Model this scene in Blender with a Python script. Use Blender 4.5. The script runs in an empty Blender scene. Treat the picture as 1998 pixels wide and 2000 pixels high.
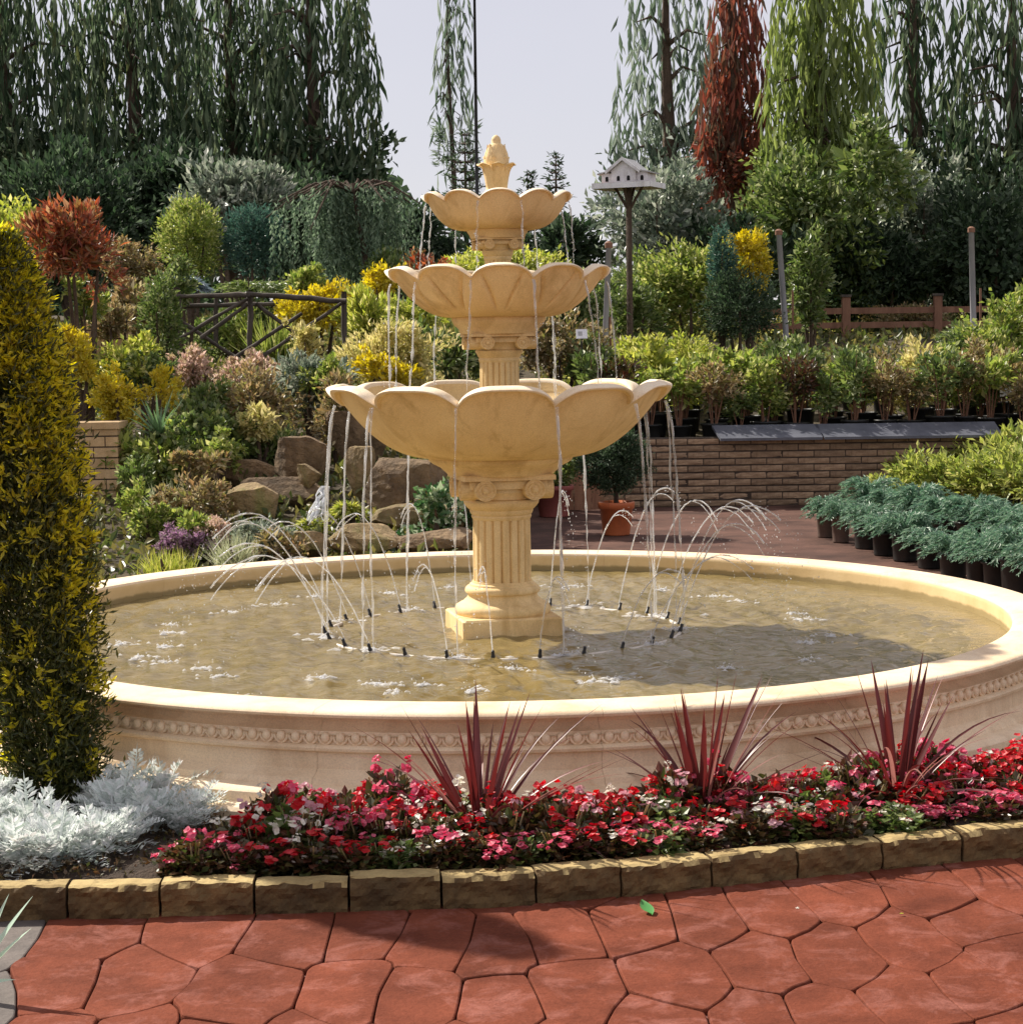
import bpy, bmesh, math, random
import numpy as np
from mathutils import Vector, Matrix

# ------------------------------------------------------------------ scene, camera, light
sc = bpy.context.scene
C = sc.collection
FPX = 3751.0                       # focal length in pixels of the 1998 px wide photograph
EYE = Vector((0, 0, 1.6))
PITCH, ROLL = 5.1, -0.8
cam_d = bpy.data.cameras.new('camera'); cam = bpy.data.objects.new('camera', cam_d); C.objects.link(cam)
cam_d.sensor_fit = 'HORIZONTAL'; cam_d.sensor_width = 36; cam_d.lens = 36 * FPX / 1998
cam_d.clip_start = 0.1; cam_d.clip_end = 2000
CR = Matrix.Rotation(math.radians(90 - PITCH), 3, 'X') @ Matrix.Rotation(math.radians(ROLL), 3, 'Z')
cam.matrix_world = Matrix.Translation(EYE) @ CR.to_4x4()
sc.camera = cam

SUN_EL, SUN_AZ = 42.0, -51.0        # degrees; azimuth from +Y (behind the fountain), negative = to the left
w = bpy.data.worlds.new('World'); sc.world = w; w.use_nodes = True
nt = w.node_tree; bg = nt.nodes['Background']
sky = nt.nodes.new('ShaderNodeTexSky'); sky.sky_type = 'NISHITA'; sky.sun_disc = False
sky.sun_elevation = math.radians(SUN_EL); sky.sun_rotation = math.radians(SUN_AZ)
sky.air_density = 1.0; sky.dust_density = 0.4; sky.ozone_density = 1.0
veil = nt.nodes.new('ShaderNodeMix'); veil.data_type = 'RGBA'      # thin even cloud veil over the whole sky
veil.inputs['Factor'].default_value = 0.93
ctc = nt.nodes.new('ShaderNodeTexCoord'); cno = nt.nodes.new('ShaderNodeTexNoise'); cno.inputs['Scale'].default_value = 2.2; cno.inputs['Detail'].default_value = 5
crp = nt.nodes.new('ShaderNodeValToRGB'); crp.color_ramp.elements[0].position = .3; crp.color_ramp.elements[1].position = .7
crp.color_ramp.elements[0].color = (2.16, 2.08, 2.30, 1); crp.color_ramp.elements[1].color = (2.50, 2.36, 2.46, 1)
nt.links.new(ctc.outputs['Generated'], cno.inputs['Vector']); nt.links.new(cno.outputs[0], crp.inputs[0]); nt.links.new(crp.outputs[0], veil.inputs['B'])
nt.links.new(sky.outputs[0], veil.inputs['A'])
nt.links.new(veil.outputs['Result'], bg.inputs['Color']); bg.inputs['Strength'].default_value = 0.15

sun_d = bpy.data.lights.new('sun', 'SUN'); sun = bpy.data.objects.new('sun', sun_d); C.objects.link(sun)
sun_d.energy = 4.1; sun_d.angle = math.radians(0.9); sun_d.color = (1.0, 0.93, 0.82)
e, a = math.radians(SUN_EL), math.radians(SUN_AZ)
SUNV = Vector((math.sin(a) * math.cos(e), math.cos(a) * math.cos(e), math.sin(e)))
sun.rotation_euler = (-SUNV).to_track_quat('-Z', 'Y').to_euler()
sun.location = SUNV * 60

vs = sc.view_settings
vs.view_transform = 'Standard'; vs.look = 'None'; vs.exposure = 0.98; vs.gamma = 1; vs.use_curve_mapping = False
sc.render.engine = 'CYCLES'
sc.cycles.use_denoising = True
sc.cycles.max_bounces = 8; sc.cycles.diffuse_bounces = 4; sc.cycles.glossy_bounces = 3
sc.cycles.transmission_bounces = 4; sc.cycles.transparent_max_bounces = 10
sc.cycles.caustics_reflective = False; sc.cycles.caustics_refractive = False

# ------------------------------------------------------------------ helpers
def ray(px, py): return CR @ Vector(((px - 999) / FPX, -(py - 1000) / FPX, -1))
def P(px, py, d):                  # the point at distance d (world y) seen at a photo pixel
    v = ray(px, py); return EYE + v * (d / v.y)
def G(px, py, z=0.0):              # the point at height z seen at a photo pixel
    v = ray(px, py); return EYE + v * ((z - EYE.z) / v.z)
def MP(d): return d / FPX

def sstep(a, b, x):
    t = np.clip((np.asarray(x, float) - a) / (b - a), 0, 1); return t * t * (3 - 2 * t)

def terrain(x, y):
    x = np.asarray(x, float); y = np.asarray(y, float)
    left = np.interp(y, [10.6, 11.2, 12, 13, 16, 20, 25, 35, 60, 300], [-.03, .16, .30, .48, .92, 1.38, 1.75, 2.1, 2.6, 4])
    right = np.interp(y, [18.42, 18.46, 20, 23, 26, 30, 40, 60, 300], [-.03, .56, .66, 1.05, 1.5, 1.76, 2.1, 2.6, 4])
    s = sstep(-0.42, -0.06, x)
    z = left * (1 - s) + right * s
    z = z + (np.sin(x * 2.1 + y * 1.3) + np.sin(x * 3.7 - y * 2.4)) * .02 * (z > 0.1)
    return z
def TZ(x, y): return float(terrain(x, y))

def link(o, parent=None):
    C.objects.link(o)
    if parent is not None: o.parent = parent
    return o
def tag(o, label=None, cat=None, group=None, kind=None):
    if label: o['label'] = label
    if cat: o['category'] = cat
    if group: o['group'] = group
    if kind: o['kind'] = kind
    return o
def thing(name, label, cat, loc=(0, 0, 0), rz=0.0, group=None):
    o = bpy.data.objects.new(name, None); C.objects.link(o)
    o.empty_display_size = .05
    o.location = loc; o.rotation_euler = (0, 0, rz)
    return tag(o, label, cat, group)
def mk(name, V, F, mat, parent=None, smooth=False):
    me = bpy.data.meshes.new(name)
    me.from_pydata([tuple(v) for v in V], [], [tuple(f) for f in F]); me.update()
    if smooth: me.polygons.foreach_set('use_smooth', [True] * len(me.polygons))
    if mat: me.materials.append(mat)
    return link(bpy.data.objects.new(name, me), parent)
def mkn(name, V, F, mat, parent=None, smooth=False, link_it=True):   # numpy: every face has the same corner count
    V = np.asarray(V, np.float32); F = np.asarray(F, np.int32)
    me = bpy.data.meshes.new(name)
    me.vertices.add(len(V)); me.vertices.foreach_set('co', V.ravel())
    k = F.shape[1]
    me.loops.add(F.size); me.loops.foreach_set('vertex_index', F.ravel())
    me.polygons.add(len(F)); me.polygons.foreach_set('loop_start', np.arange(0, F.size, k, dtype=np.int32))
    try: me.polygons.foreach_set('loop_total', np.full(len(F), k, np.int32))
    except Exception: pass
    me.polygons.foreach_set('use_smooth', np.full(len(F), bool(smooth)))
    me.update(calc_edges=True); me.validate()
    if mat: me.materials.append(mat)
    o = bpy.data.objects.new(name, me)
    if link_it: link(o, parent)
    return o
def copy_tree(o, parent=None):
    c = o.copy(); C.objects.link(c); c.parent = parent
    for ch in o.children:
        copy_tree(ch, c)
    return c
def share(name, src, parent, loc=(0, 0, 0), rot=(0, 0, 0), scale=(1, 1, 1)):
    o = bpy.data.objects.new(name, src if isinstance(src, bpy.types.Mesh) else src.data)
    link(o, parent); o.location = loc; o.rotation_euler = rot; o.scale = scale
    return o

class MB:                            # collects shapes into one mesh
    def __init__(s): s.V = []; s.F = []
    def add(s, V, F):
        n = len(s.V); s.V += [tuple(v) for v in V]; s.F += [tuple(i + n for i in f) for f in F]; return s
    def box(s, x0, x1, y0, y1, z0, z1, M=None):
        V = [Vector(p) for p in ((x0,y0,z0),(x1,y0,z0),(x1,y1,z0),(x0,y1,z0),(x0,y0,z1),(x1,y0,z1),(x1,y1,z1),(x0,y1,z1))]
        if M is not None: V = [M @ v for v in V]
        return s.add(V, [(0,3,2,1),(4,5,6,7),(0,1,5,4),(1,2,6,5),(2,3,7,6),(3,0,4,7)])
    def tube(s, pts, rad, n=8, cap=True):
        V, F = tube_np(pts, rad, n)
        m = len(pts)
        s.add(V, F)
        if cap:
            b = len(s.V) - len(V)
            s.F.append(tuple(b + i for i in reversed(range(n)))); s.F.append(tuple(b + (m - 1) * n + i for i in range(n)))
        return s
    def lathe(s, prof, n=48, center=(0, 0, 0), capb=False, capt=False):
        cx, cy, cz = center; V = []; F = []
        for r, z in prof:
            for i in range(n):
                t = 2 * math.pi * i / n; V.append((cx + r * math.cos(t), cy + r * math.sin(t), cz + z))
        for j in range(len(prof) - 1):
            for i in range(n):
                k = (i + 1) % n; F.append((j*n+i, j*n+k, (j+1)*n+k, (j+1)*n+i))
        if capb: F.append(tuple(reversed(range(n))))
        if capt: F.append(tuple((len(prof)-1)*n + i for i in range(n)))
        return s.add(V, F)
    def build(s, name, mat, parent=None, smooth=False): return mk(name, s.V, s.F, mat, parent, smooth)

def tube_np(pts, rad, n=8):
    pts = np.asarray([tuple(p) for p in pts], float); m = len(pts)
    rad = np.broadcast_to(np.asarray(rad, float), (m,))
    t = np.gradient(pts, axis=0); t /= np.linalg.norm(t, axis=1)[:, None] + 1e-9
    ref = np.where(np.abs(t[:, 2:3]) < .9, np.array([[0, 0, 1.]]), np.array([[1., 0, 0]]))
    if np.abs(t[:, 2]).max() >= .9 and np.abs(t[:, 2]).min() < .9: ref = np.tile(np.array([[.83, .55, .1]]), (m, 1))
    u = np.cross(t, ref); u /= np.linalg.norm(u, axis=1)[:, None] + 1e-9
    v = np.cross(t, u)
    ang = np.arange(n) * 2 * math.pi / n
    V = pts[:, None] + rad[:, None, None] * (np.cos(ang)[None, :, None] * u[:, None] + np.sin(ang)[None, :, None] * v[:, None])
    V = V.reshape(-1, 3)
    F = []
    for j in range(m - 1):
        for i in range(n):
            k = (i + 1) % n; F.append((j*n+i, (j+1)*n+i, (j+1)*n+k, j*n+k))
    return V, F

# ------------------------------------------------------------------ materials
MATS = {}
def newmat(name):
    m = bpy.data.materials.new(name); m.use_nodes = True; n = m.node_tree; n.nodes.clear()
    out = n.nodes.new('ShaderNodeOutputMaterial'); b = n.nodes.new('ShaderNodeBsdfPrincipled')
    n.links.new(b.outputs[0], out.inputs['Surface']); MATS[name] = m
    return m, n, b, out
def ramp(n, stops, interp='LINEAR'):
    r = n.nodes.new('ShaderNodeValToRGB'); r.color_ramp.interpolation = interp; el = r.color_ramp.elements
    while len(el) < len(stops): el.new(.5)
    for x, (p, c) in zip(el, stops): x.position = p; x.color = (*c, 1)
    return r
def noise(n, scale, detail=6, rough=.6, coord='Object', stretch=None, dist=0.0):
    tc = n.nodes.new('ShaderNodeTexCoord'); t = n.nodes.new('ShaderNodeTexNoise')
    t.inputs['Scale'].default_value = scale; t.inputs['Detail'].default_value = detail
    t.inputs['Roughness'].default_value = rough; t.inputs['Distortion'].default_value = dist
    if stretch:
        mp = n.nodes.new('ShaderNodeMapping'); mp.inputs['Scale'].default_value = stretch
        n.links.new(tc.outputs[coord], mp.inputs[0]); n.links.new(mp.outputs[0], t.inputs['Vector'])
    else: n.links.new(tc.outputs[coord], t.inputs['Vector'])
    return t
def mixc(n, f, A, B, mode='MIX'):
    m = n.nodes.new('ShaderNodeMix'); m.data_type = 'RGBA'; m.blend_type = mode
    if isinstance(f, float): m.inputs['Factor'].default_value = f
    else: n.links.new(f, m.inputs['Factor'])
    for k, v in (('A', A), ('B', B)):
        if isinstance(v, tuple): m.inputs[k].default_value = (*v, 1)
        else: n.links.new(v, m.inputs[k])
    return m.outputs['Result']
def bump(n, b, h, strength, dist=.01):
    k = n.nodes.new('ShaderNodeBump'); k.inputs['Strength'].default_value = strength; k.inputs['Distance'].default_value = dist
    n.links.new(h, k.inputs['Height']); n.links.new(k.outputs[0], b.inputs['Normal'])
def solid(name, c1, c2, scale=8, rough=.7, bs=.3, bscale=60, bdist=.004, stain=None, stain_scale=3, stretch=None, per_obj=0.0, spec=.4, metal=0.0):
    m, n, b, o = newmat(name)
    t = noise(n, scale, stretch=stretch)
    r = ramp(n, [(.32, c1), (.68, c2)]); n.links.new(t.outputs[0], r.inputs[0]); col = r.outputs[0]
    if stain:
        s = noise(n, stain_scale, 8, .7, dist=.6, stretch=(1, 1, .22)); sr = ramp(n, [(.50, (0, 0, 0)), (.66, (1, 1, 1))])
        n.links.new(s.outputs[0], sr.inputs[0])
        f = n.nodes.new('ShaderNodeMath'); f.operation = 'MULTIPLY'; f.inputs[1].default_value = .7
        n.links.new(sr.outputs[0], f.inputs[0]); col = mixc(n, f.outputs[0], col, stain)
    sp_ = noise(n, bscale*2.2, 4, .7); sr_ = ramp(n, [(.30, (.78, .78, .78)), (.60, (1.08, 1.08, 1.08))]); n.links.new(sp_.outputs[0], sr_.inputs[0])
    col = mixc(n, .8, col, sr_.outputs[0], 'MULTIPLY')
    if per_obj:
        oi = n.nodes.new('ShaderNodeObjectInfo'); mr = n.nodes.new('ShaderNodeMapRange')
        mr.inputs['To Min'].default_value = 1 - per_obj; mr.inputs['To Max'].default_value = 1 + per_obj
        n.links.new(oi.outputs['Random'], mr.inputs[0])
        hs = n.nodes.new('ShaderNodeHueSaturation'); n.links.new(mr.outputs[0], hs.inputs['Value']); n.links.new(col, hs.inputs['Color']); col = hs.outputs[0]
    n.links.new(col, b.inputs['Base Color']); b.inputs['Roughness'].default_value = rough
    b.inputs['Specular IOR Level'].default_value = spec; b.inputs['Metallic'].default_value = metal
    if bs:
        bt = noise(n, bscale, 8, .65); bump(n, b, bt.outputs[0], bs, bdist)
    return m
LEAF_GAIN = 1.4
def leafmat(name, cols, trans=.4, rough=.42, spec=.5, gain=None):
    m, n, b, o = newmat(name)
    g = n.nodes.new('ShaderNodeNewGeometry')
    k = len(cols); gn = LEAF_GAIN if gain is None else gain; cols = [tuple(min(.82, v*gn) for v in c) for c in cols]
    r = ramp(n, [(i / max(1, k - 1), c) for i, c in enumerate(cols)]); n.links.new(g.outputs['Random Per Island'], r.inputs[0])
    n.links.new(r.outputs[0], b.inputs['Base Color']); b.inputs['Roughness'].default_value = rough
    b.inputs['Specular IOR Level'].default_value = spec
    t = n.nodes.new('ShaderNodeBsdfTranslucent')
    hs = n.nodes.new('ShaderNodeHueSaturation'); hs.inputs['Saturation'].default_value = 1.1; hs.inputs['Value'].default_value = 1.25
    n.links.new(r.outputs[0], hs.inputs['Color']); n.links.new(hs.outputs[0], t.inputs['Color'])
    mx = n.nodes.new('ShaderNodeMixShader'); mx.inputs[0].default_value = trans
    n.links.new(b.outputs[0], mx.inputs[1]); n.links.new(t.outputs[0], mx.inputs[2]); n.links.new(mx.outputs[0], o.inputs['Surface'])
    return m

M_stone = solid('cast_stone', (.72, .515, .245), (.86, .66, .35), 5, .72, .35, 90, .003, stain=(.50, .325, .125), stain_scale=6)
M_lip = solid('sunlit_lip', (.78, .62, .42), (.88, .76, .58), 7, .6, .2, 90, .003, stain=(.66, .48, .27), stain_scale=6)
M_basin = solid('basin_stone', (.76, .575, .375), (.87, .70, .49), 3.5, .7, .25, 80, .003, stain=(.58, .40, .235), stain_scale=3)
def innermat():                                  # inner face of the basin: yellowed by the water, with a ragged algae line above it
    m, n, b, o = newmat('basin_inner_face')
    t = noise(n, 5); r = ramp(n, [(.32, (.60, .43, .20)), (.68, (.74, .56, .30))]); n.links.new(t.outputs[0], r.inputs[0])
    tc = n.nodes.new('ShaderNodeTexCoord'); sx = n.nodes.new('ShaderNodeSeparateXYZ'); n.links.new(tc.outputs['Object'], sx.inputs[0])
    w_ = noise(n, 9, 5, .6); md = n.nodes.new('ShaderNodeMath'); md.operation = 'MULTIPLY_ADD'; md.inputs[1].default_value = -.035
    n.links.new(w_.outputs[0], md.inputs[0]); n.links.new(sx.outputs['Z'], md.inputs[2])
    mr = n.nodes.new('ShaderNodeMapRange'); mr.inputs['From Min'].default_value = .318; mr.inputs['From Max'].default_value = .330; mr.inputs['To Min'].default_value = .75; mr.inputs['To Max'].default_value = 0
    n.links.new(md.outputs[0], mr.inputs[0]); c = mixc(n, mr.outputs[0], r.outputs[0], (.20, .15, .05))
    n.links.new(c, b.inputs['Base Color']); b.inputs['Roughness'].default_value = .6
    g = noise(n, 80, 6); bump(n, b, g.outputs[0], .3, .003)
    return m
M_inner = innermat()
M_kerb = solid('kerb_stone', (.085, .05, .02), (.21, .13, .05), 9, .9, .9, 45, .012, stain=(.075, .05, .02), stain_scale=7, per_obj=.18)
M_kerbtop = solid('kerb_sunlit_top', (.30, .21, .085), (.46, .345, .15), 9, .9, .5, 45, .006, stain=(.16, .11, .045), stain_scale=9, per_obj=.12)  # lighter copy of the kerb stone, sunlight painted on the top faces
M_rock = solid('rock', (.10, .062, .034), (.29, .195, .105), 6, .9, 1, 18, .05, stain=(.12, .085, .045), stain_scale=3, per_obj=.2)
M_rock_moss = solid('rock_mossy', (.16, .115, .045), (.38, .265, .14), 6, .9, 1, 18, .05, stain=(.17, .19, .04), stain_scale=3, per_obj=.15)
M_soil = solid('soil', (.035, .022, .013), (.085, .055, .035), 14, .95, 1, 60, .03)
M_terrain = solid('garden_soil', (.045, .035, .018), (.10, .075, .04), 6, .95, 1, 30, .03)
M_paver = solid('stamped_concrete', (.105, .028, .015), (.195, .054, .029), 5, .85, .8, 40, .006, stain=(.27, .105, .08), stain_scale=7, per_obj=.12, spec=.08)
M_joint = solid('paving_joint', (.10, .035, .025), (.17, .06, .045), 20, .9, .6, 90, .004)
M_grey_paver = solid('grey_paver', (.07, .058, .052), (.14, .115, .10), 9, .8, .6, 40, .005)
M_backpave = solid('mottled_brown_paving', (.065, .034, .026), (.14, .073, .055), 2.2, .8, .6, 22, .006, stain=(.035, .02, .016), stain_scale=1.5, spec=.15)  # brown paving with darker mottling
M_brick = solid('brick', (.21, .135, .082), (.43, .30, .19), 9, .9, .8, 60, .006, stain=(.12, .07, .045), stain_scale=5, per_obj=.25)
M_mortar = solid('mortar', (.05, .035, .025), (.09, .065, .05), 15, .95, .5, 80)
M_buff_brick = solid('buff_brick', (.42, .27, .13), (.58, .41, .23), 9, .9, .6, 60, .005, per_obj=.2)
M_slate = solid('coping_plank', (.075, .08, .10), (.12, .125, .15), 6, .5, .3, 60, .003)
M_bark = solid('bark', (.06, .04, .028), (.15, .105, .075), 12, .95, 1, 30, .03, stretch=(1, 1, .2))
M_oldwood = solid('weathered_pole', (.045, .036, .03), (.11, .09, .072), 10, .9, .6, 50, .006, stretch=(1, 1, .3))
M_redwood = solid('red_brown_timber', (.16, .075, .045), (.27, .14, .085), 10, .85, .5, 50, .005, stretch=(1, 1, .25))
M_panel = solid('timber_panel', (.27, .13, .075), (.40, .21, .125), 10, .8, .4, 50, .005, stretch=(3, 3, .25))
M_white = solid('white_paint', (.74, .73, .74), (.88, .87, .87), 9, .6, .2, 60, .003, stain=(.5, .47, .44), stain_scale=8)
M_roofgrey = solid('felt_roof', (.34, .34, .34), (.50, .49, .48), 12, .85, .4, 70, .004)
M_dark = solid('dark_hole', (.006, .006, .006), (.012, .011, .01), 9, .9, 0)
M_terra = solid('terracotta_plastic', (.52, .135, .045), (.62, .18, .07), 4, .42, .1, 60, .002, stain=(.40, .11, .05), stain_scale=5)
M_redpot = solid('red_clay_pot', (.30, .085, .075), (.38, .12, .10), 4, .6, .15, 60, .002)
M_blackpot = solid('black_plastic_pot', (.014, .014, .014), (.03, .029, .028), 8, .45, .1, 60, .002)
M_brownpot = solid('brown_pot', (.10, .065, .05), (.15, .10, .08), 8, .6, .1, 60, .002)
M_galv = solid('galvanised_pole', (.30, .30, .33), (.46, .45, .47), 6, .5, .1, 60, .002, stretch=(1, 1, .2))
M_blackpipe = solid('black_nozzle', (.012, .012, .013), (.02, .02, .02), 6, .4, 0)
M_pvc = solid('pale_pipe', (.55, .50, .43), (.68, .63, .56), 6, .5, .1)
M_pebble = solid('pebble', (.33, .25, .22), (.55, .45, .40), 8, .8, .3, 50, .004, per_obj=.3)
M_lawn = solid('lawn', (.36, .34, .04), (.50, .46, .06), 3, .95, 1, 60, .03)
M_hose = leafmat('pale_strap_leaf', [(.30, .42, .32), (.42, .55, .44)], .3, .45)

def watermat():
    m, n, b, o = newmat('pool_water')
    t = noise(n, 1.6, 5, .6); r = ramp(n, [(.3, (.155, .114, .040)), (.7, (.25, .188, .078))])
    n.links.new(t.outputs[0], r.inputs[0]); n.links.new(r.outputs[0], b.inputs['Base Color'])
    b.inputs['Roughness'].default_value = .05; b.inputs['IOR'].default_value = 1.333; b.inputs['Specular IOR Level'].default_value = 1.0
    h = noise(n, 22, 5, .55, stretch=(.6, 1.5, 1), dist=.8); bump(n, b, h.outputs[0], .5, .014)
    return m
M_water = watermat()
def fallmat(name, tr, col=(.93, .93, .95), white=.4):
    m, n, b, o = newmat(name)
    b.inputs['Base Color'].default_value = (1, 1, 1, 1); b.inputs['Roughness'].default_value = .03; b.inputs['IOR'].default_value = 1.2
    b.inputs['Transmission Weight'].default_value = 1.0
    t = n.nodes.new('ShaderNodeBsdfTranslucent'); t.inputs['Color'].default_value = (*col, 1)
    df = n.nodes.new('ShaderNodeBsdfDiffuse'); df.inputs['Color'].default_value = (*col, 1)
    p = n.nodes.new('ShaderNodeBsdfTransparent')
    m0 = n.nodes.new('ShaderNodeMixShader'); m0.inputs[0].default_value = .5
    n.links.new(df.outputs[0], m0.inputs[1]); n.links.new(t.outputs[0], m0.inputs[2])
    m1 = n.nodes.new('ShaderNodeMixShader'); m1.inputs[0].default_value = white
    n.links.new(b.outputs[0], m1.inputs[1]); n.links.new(m0.outputs[0], m1.inputs[2])
    nz = noise(n, 34, 4, .6, stretch=(1, 1, .3)); mr = n.nodes.new('ShaderNodeMapRange')
    mr.inputs['From Min'].default_value = .38; mr.inputs['From Max'].default_value = .62
    mr.inputs['To Min'].default_value = max(0, tr - .4); mr.inputs['To Max'].default_value = min(1, tr + .4)
    n.links.new(nz.outputs[0], mr.inputs[0])
    m2 = n.nodes.new('ShaderNodeMixShader'); n.links.new(mr.outputs[0], m2.inputs[0])
    n.links.new(m1.outputs[0], m2.inputs[1]); n.links.new(p.outputs[0], m2.inputs[2]); n.links.new(m2.outputs[0], o.inputs['Surface'])
    return m
M_fall = fallmat('falling_water', .38, (.92, .93, .95), .5)
M_jet = fallmat('jet_water', .42, (.92, .93, .95), .55)
M_foam = fallmat('foam', .3, (.9, .91, .93), .85)
M_casc = fallmat('cascade_water', .15, (.9, .92, .95), .8)

L = {}  # in the mixed greens, the last pale stop paints in sunlit leaf highlights
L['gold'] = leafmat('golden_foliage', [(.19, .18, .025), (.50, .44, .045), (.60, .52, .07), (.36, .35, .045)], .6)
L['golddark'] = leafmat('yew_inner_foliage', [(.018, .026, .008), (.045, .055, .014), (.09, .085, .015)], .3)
L['yellow'] = leafmat('yellow_foliage', [(.24, .20, .02), (.50, .40, .05), (.36, .33, .05)], .45)
L['cream'] = leafmat('cream_foliage', [(.16, .17, .05), (.50, .43, .20), (.30, .29, .09), (.58, .50, .27)], .4)
L['lime'] = leafmat('lime_foliage', [(.11, .15, .025), (.28, .32, .055), (.42, .41, .10), (.16, .20, .04), (.52, .48, .20)], .45)
L['green'] = leafmat('green_foliage', [(.03, .05, .014), (.085, .13, .035), (.16, .20, .06), (.05, .08, .02), (.30, .32, .16)], .4)
L['fresh'] = leafmat('fresh_green_foliage', [(.06, .095, .02), (.16, .22, .045), (.30, .32, .085), (.10, .14, .03), (.46, .44, .20)], .45)
L['dark'] = leafmat('dark_green_foliage', [(.010, .021, .010), (.026, .048, .022), (.055, .085, .042), (.016, .028, .015), (.12, .16, .10)], .35, .55, .3)
L['grey'] = leafmat('grey_green_foliage', [(.05, .075, .05), (.13, .165, .12), (.26, .29, .22), (.08, .10, .07), (.42, .43, .36)], .35)
L['blue'] = leafmat('blue_green_foliage', [(.018, .045, .035), (.045, .10, .075), (.09, .155, .11)], .35)
L['juniper'] = leafmat('juniper_foliage', [(.03, .075, .045), (.08, .155, .095), (.15, .24, .15), (.055, .11, .085), (.24, .32, .22)], .35)
L['bluegrey'] = leafmat('blue_grey_foliage', [(.10, .13, .15), (.20, .25, .28)], .3)
L['red'] = leafmat('red_foliage', [(.08, .03, .02), (.26, .065, .035), (.34, .12, .06), (.13, .10, .035), (.16, .04, .03), (.36, .24, .13)], .4)
L['redtree'] = leafmat('copper_foliage', [(.07, .03, .022), (.17, .05, .036), (.24, .08, .052), (.08, .07, .045), (.13, .045, .03)], .4, .6, .2)
L['bronze'] = leafmat('bronze_green_foliage', [(.05, .018, .012), (.035, .045, .012), (.09, .03, .02), (.05, .075, .02)], .3, .35)
L['rust'] = leafmat('rusty_green_foliage', [(.085, .09, .025), (.24, .15, .075), (.15, .16, .045), (.34, .25, .14), (.07, .06, .03), (.42, .36, .22)], .4)
L['pink'] = leafmat('pink_flower', [(.12, .13, .05), (.46, .32, .27), (.56, .43, .36), (.18, .11, .07), (.34, .30, .16)], .4)
L['purple'] = leafmat('purple_flower', [(.09, .07, .06), (.24, .13, .22), (.34, .22, .31), (.10, .11, .05)], .4)
L['silver'] = leafmat('silver_foliage', [(.36, .40, .37), (.54, .57, .55), (.62, .63, .62), (.26, .31, .27)], .25, .8, .1)
L['grass'] = leafmat('pale_grass', [(.17, .19, .11), (.36, .37, .25), (.25, .27, .15)], .4)
L['cedar'] = leafmat('cedar_foliage', [(.045, .075, .045), (.11, .16, .10), (.20, .26, .17), (.07, .11, .07)], .4, .6, .25)
L['willow'] = leafmat('willow_foliage', [(.05, .075, .05), (.13, .17, .12), (.24, .27, .23)], .4, .65, .15)
L['darkhang'] = leafmat('dark_hanging_foliage', [(.012, .026, .013), (.04, .068, .032), (.10, .135, .075), (.022, .038, .02), (.17, .21, .14), (.07, .08, .03)], .4, .65, .2)
L['limehang'] = leafmat('lime_hanging_foliage', [(.06, .085, .025), (.14, .18, .05), (.22, .26, .085)], .45)
L['ivy'] = leafmat('ivy_foliage', [(.02, .06, .02), (.07, .14, .05), (.35, .40, .28)], .35)
L['cord'] = leafmat('cordyline_foliage', [(.055, .011, .012), (.10, .022, .02)], .35, .35, .5)
L['yucca'] = leafmat('yucca_foliage', [(.06, .12, .05), (.13, .20, .10)], .35, .45)
F_RED = leafmat('red_petal', [(.46, .008, .014), (.62, .02, .035), (.54, .03, .025)], .35, .5, gain=1.0)
F_PINK = leafmat('pink_petal', [(.58, .05, .13), (.68, .18, .26), (.60, .04, .09)], .35, .5, gain=1.0)
F_WHITE = leafmat('white_petal', [(.72, .68, .55), (.80, .78, .72)], .35, .5, gain=1.0)
F_ROSE = leafmat('rose_petal', [(.62, .30, .36), (.70, .45, .48)], .35, .5, gain=1.0)

# ------------------------------------------------------------------ foliage geometry
def unit(v): return v / (np.linalg.norm(v, axis=-1, keepdims=True) + 1e-9)
def rdir(rng, n): return unit(rng.normal(size=(n, 3)))
def leaf_geo(pos, axis, nrm, Ln, Wd, fold=.25, wide=.45):
    n = len(pos); axis = unit(axis); side = unit(np.cross(axis, nrm)); nn = np.cross(side, axis)
    Ln = np.broadcast_to(np.asarray(Ln, float), (n,))[:, None]; Wd = np.broadcast_to(np.asarray(Wd, float), (n,))[:, None]
    mid = pos + axis * Ln * wide
    V = np.stack([pos, mid + side * Wd * .5 + nn * Wd * fold, pos + axis * Ln, mid - side * Wd * .5 + nn * Wd * fold], 1).reshape(-1, 3)
    b = (np.arange(n) * 4)[:, None]
    F = np.concatenate([b + np.array([[0, 1, 2]]), b + np.array([[0, 2, 3]])], 1).reshape(-1, 3)
    return V, F
class Fol:
    def __init__(s): s.V = []; s.F = []; s.n = 0
    def add(s, V, F): s.V.append(V); s.F.append(F + s.n); s.n += len(V); return s
    def leaves(s, *a, **k): return s.add(*leaf_geo(*a, **k))
    def build(s, name, mat, parent=None): return mkn(name, np.concatenate(s.V), np.concatenate(s.F), mat, parent)

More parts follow.
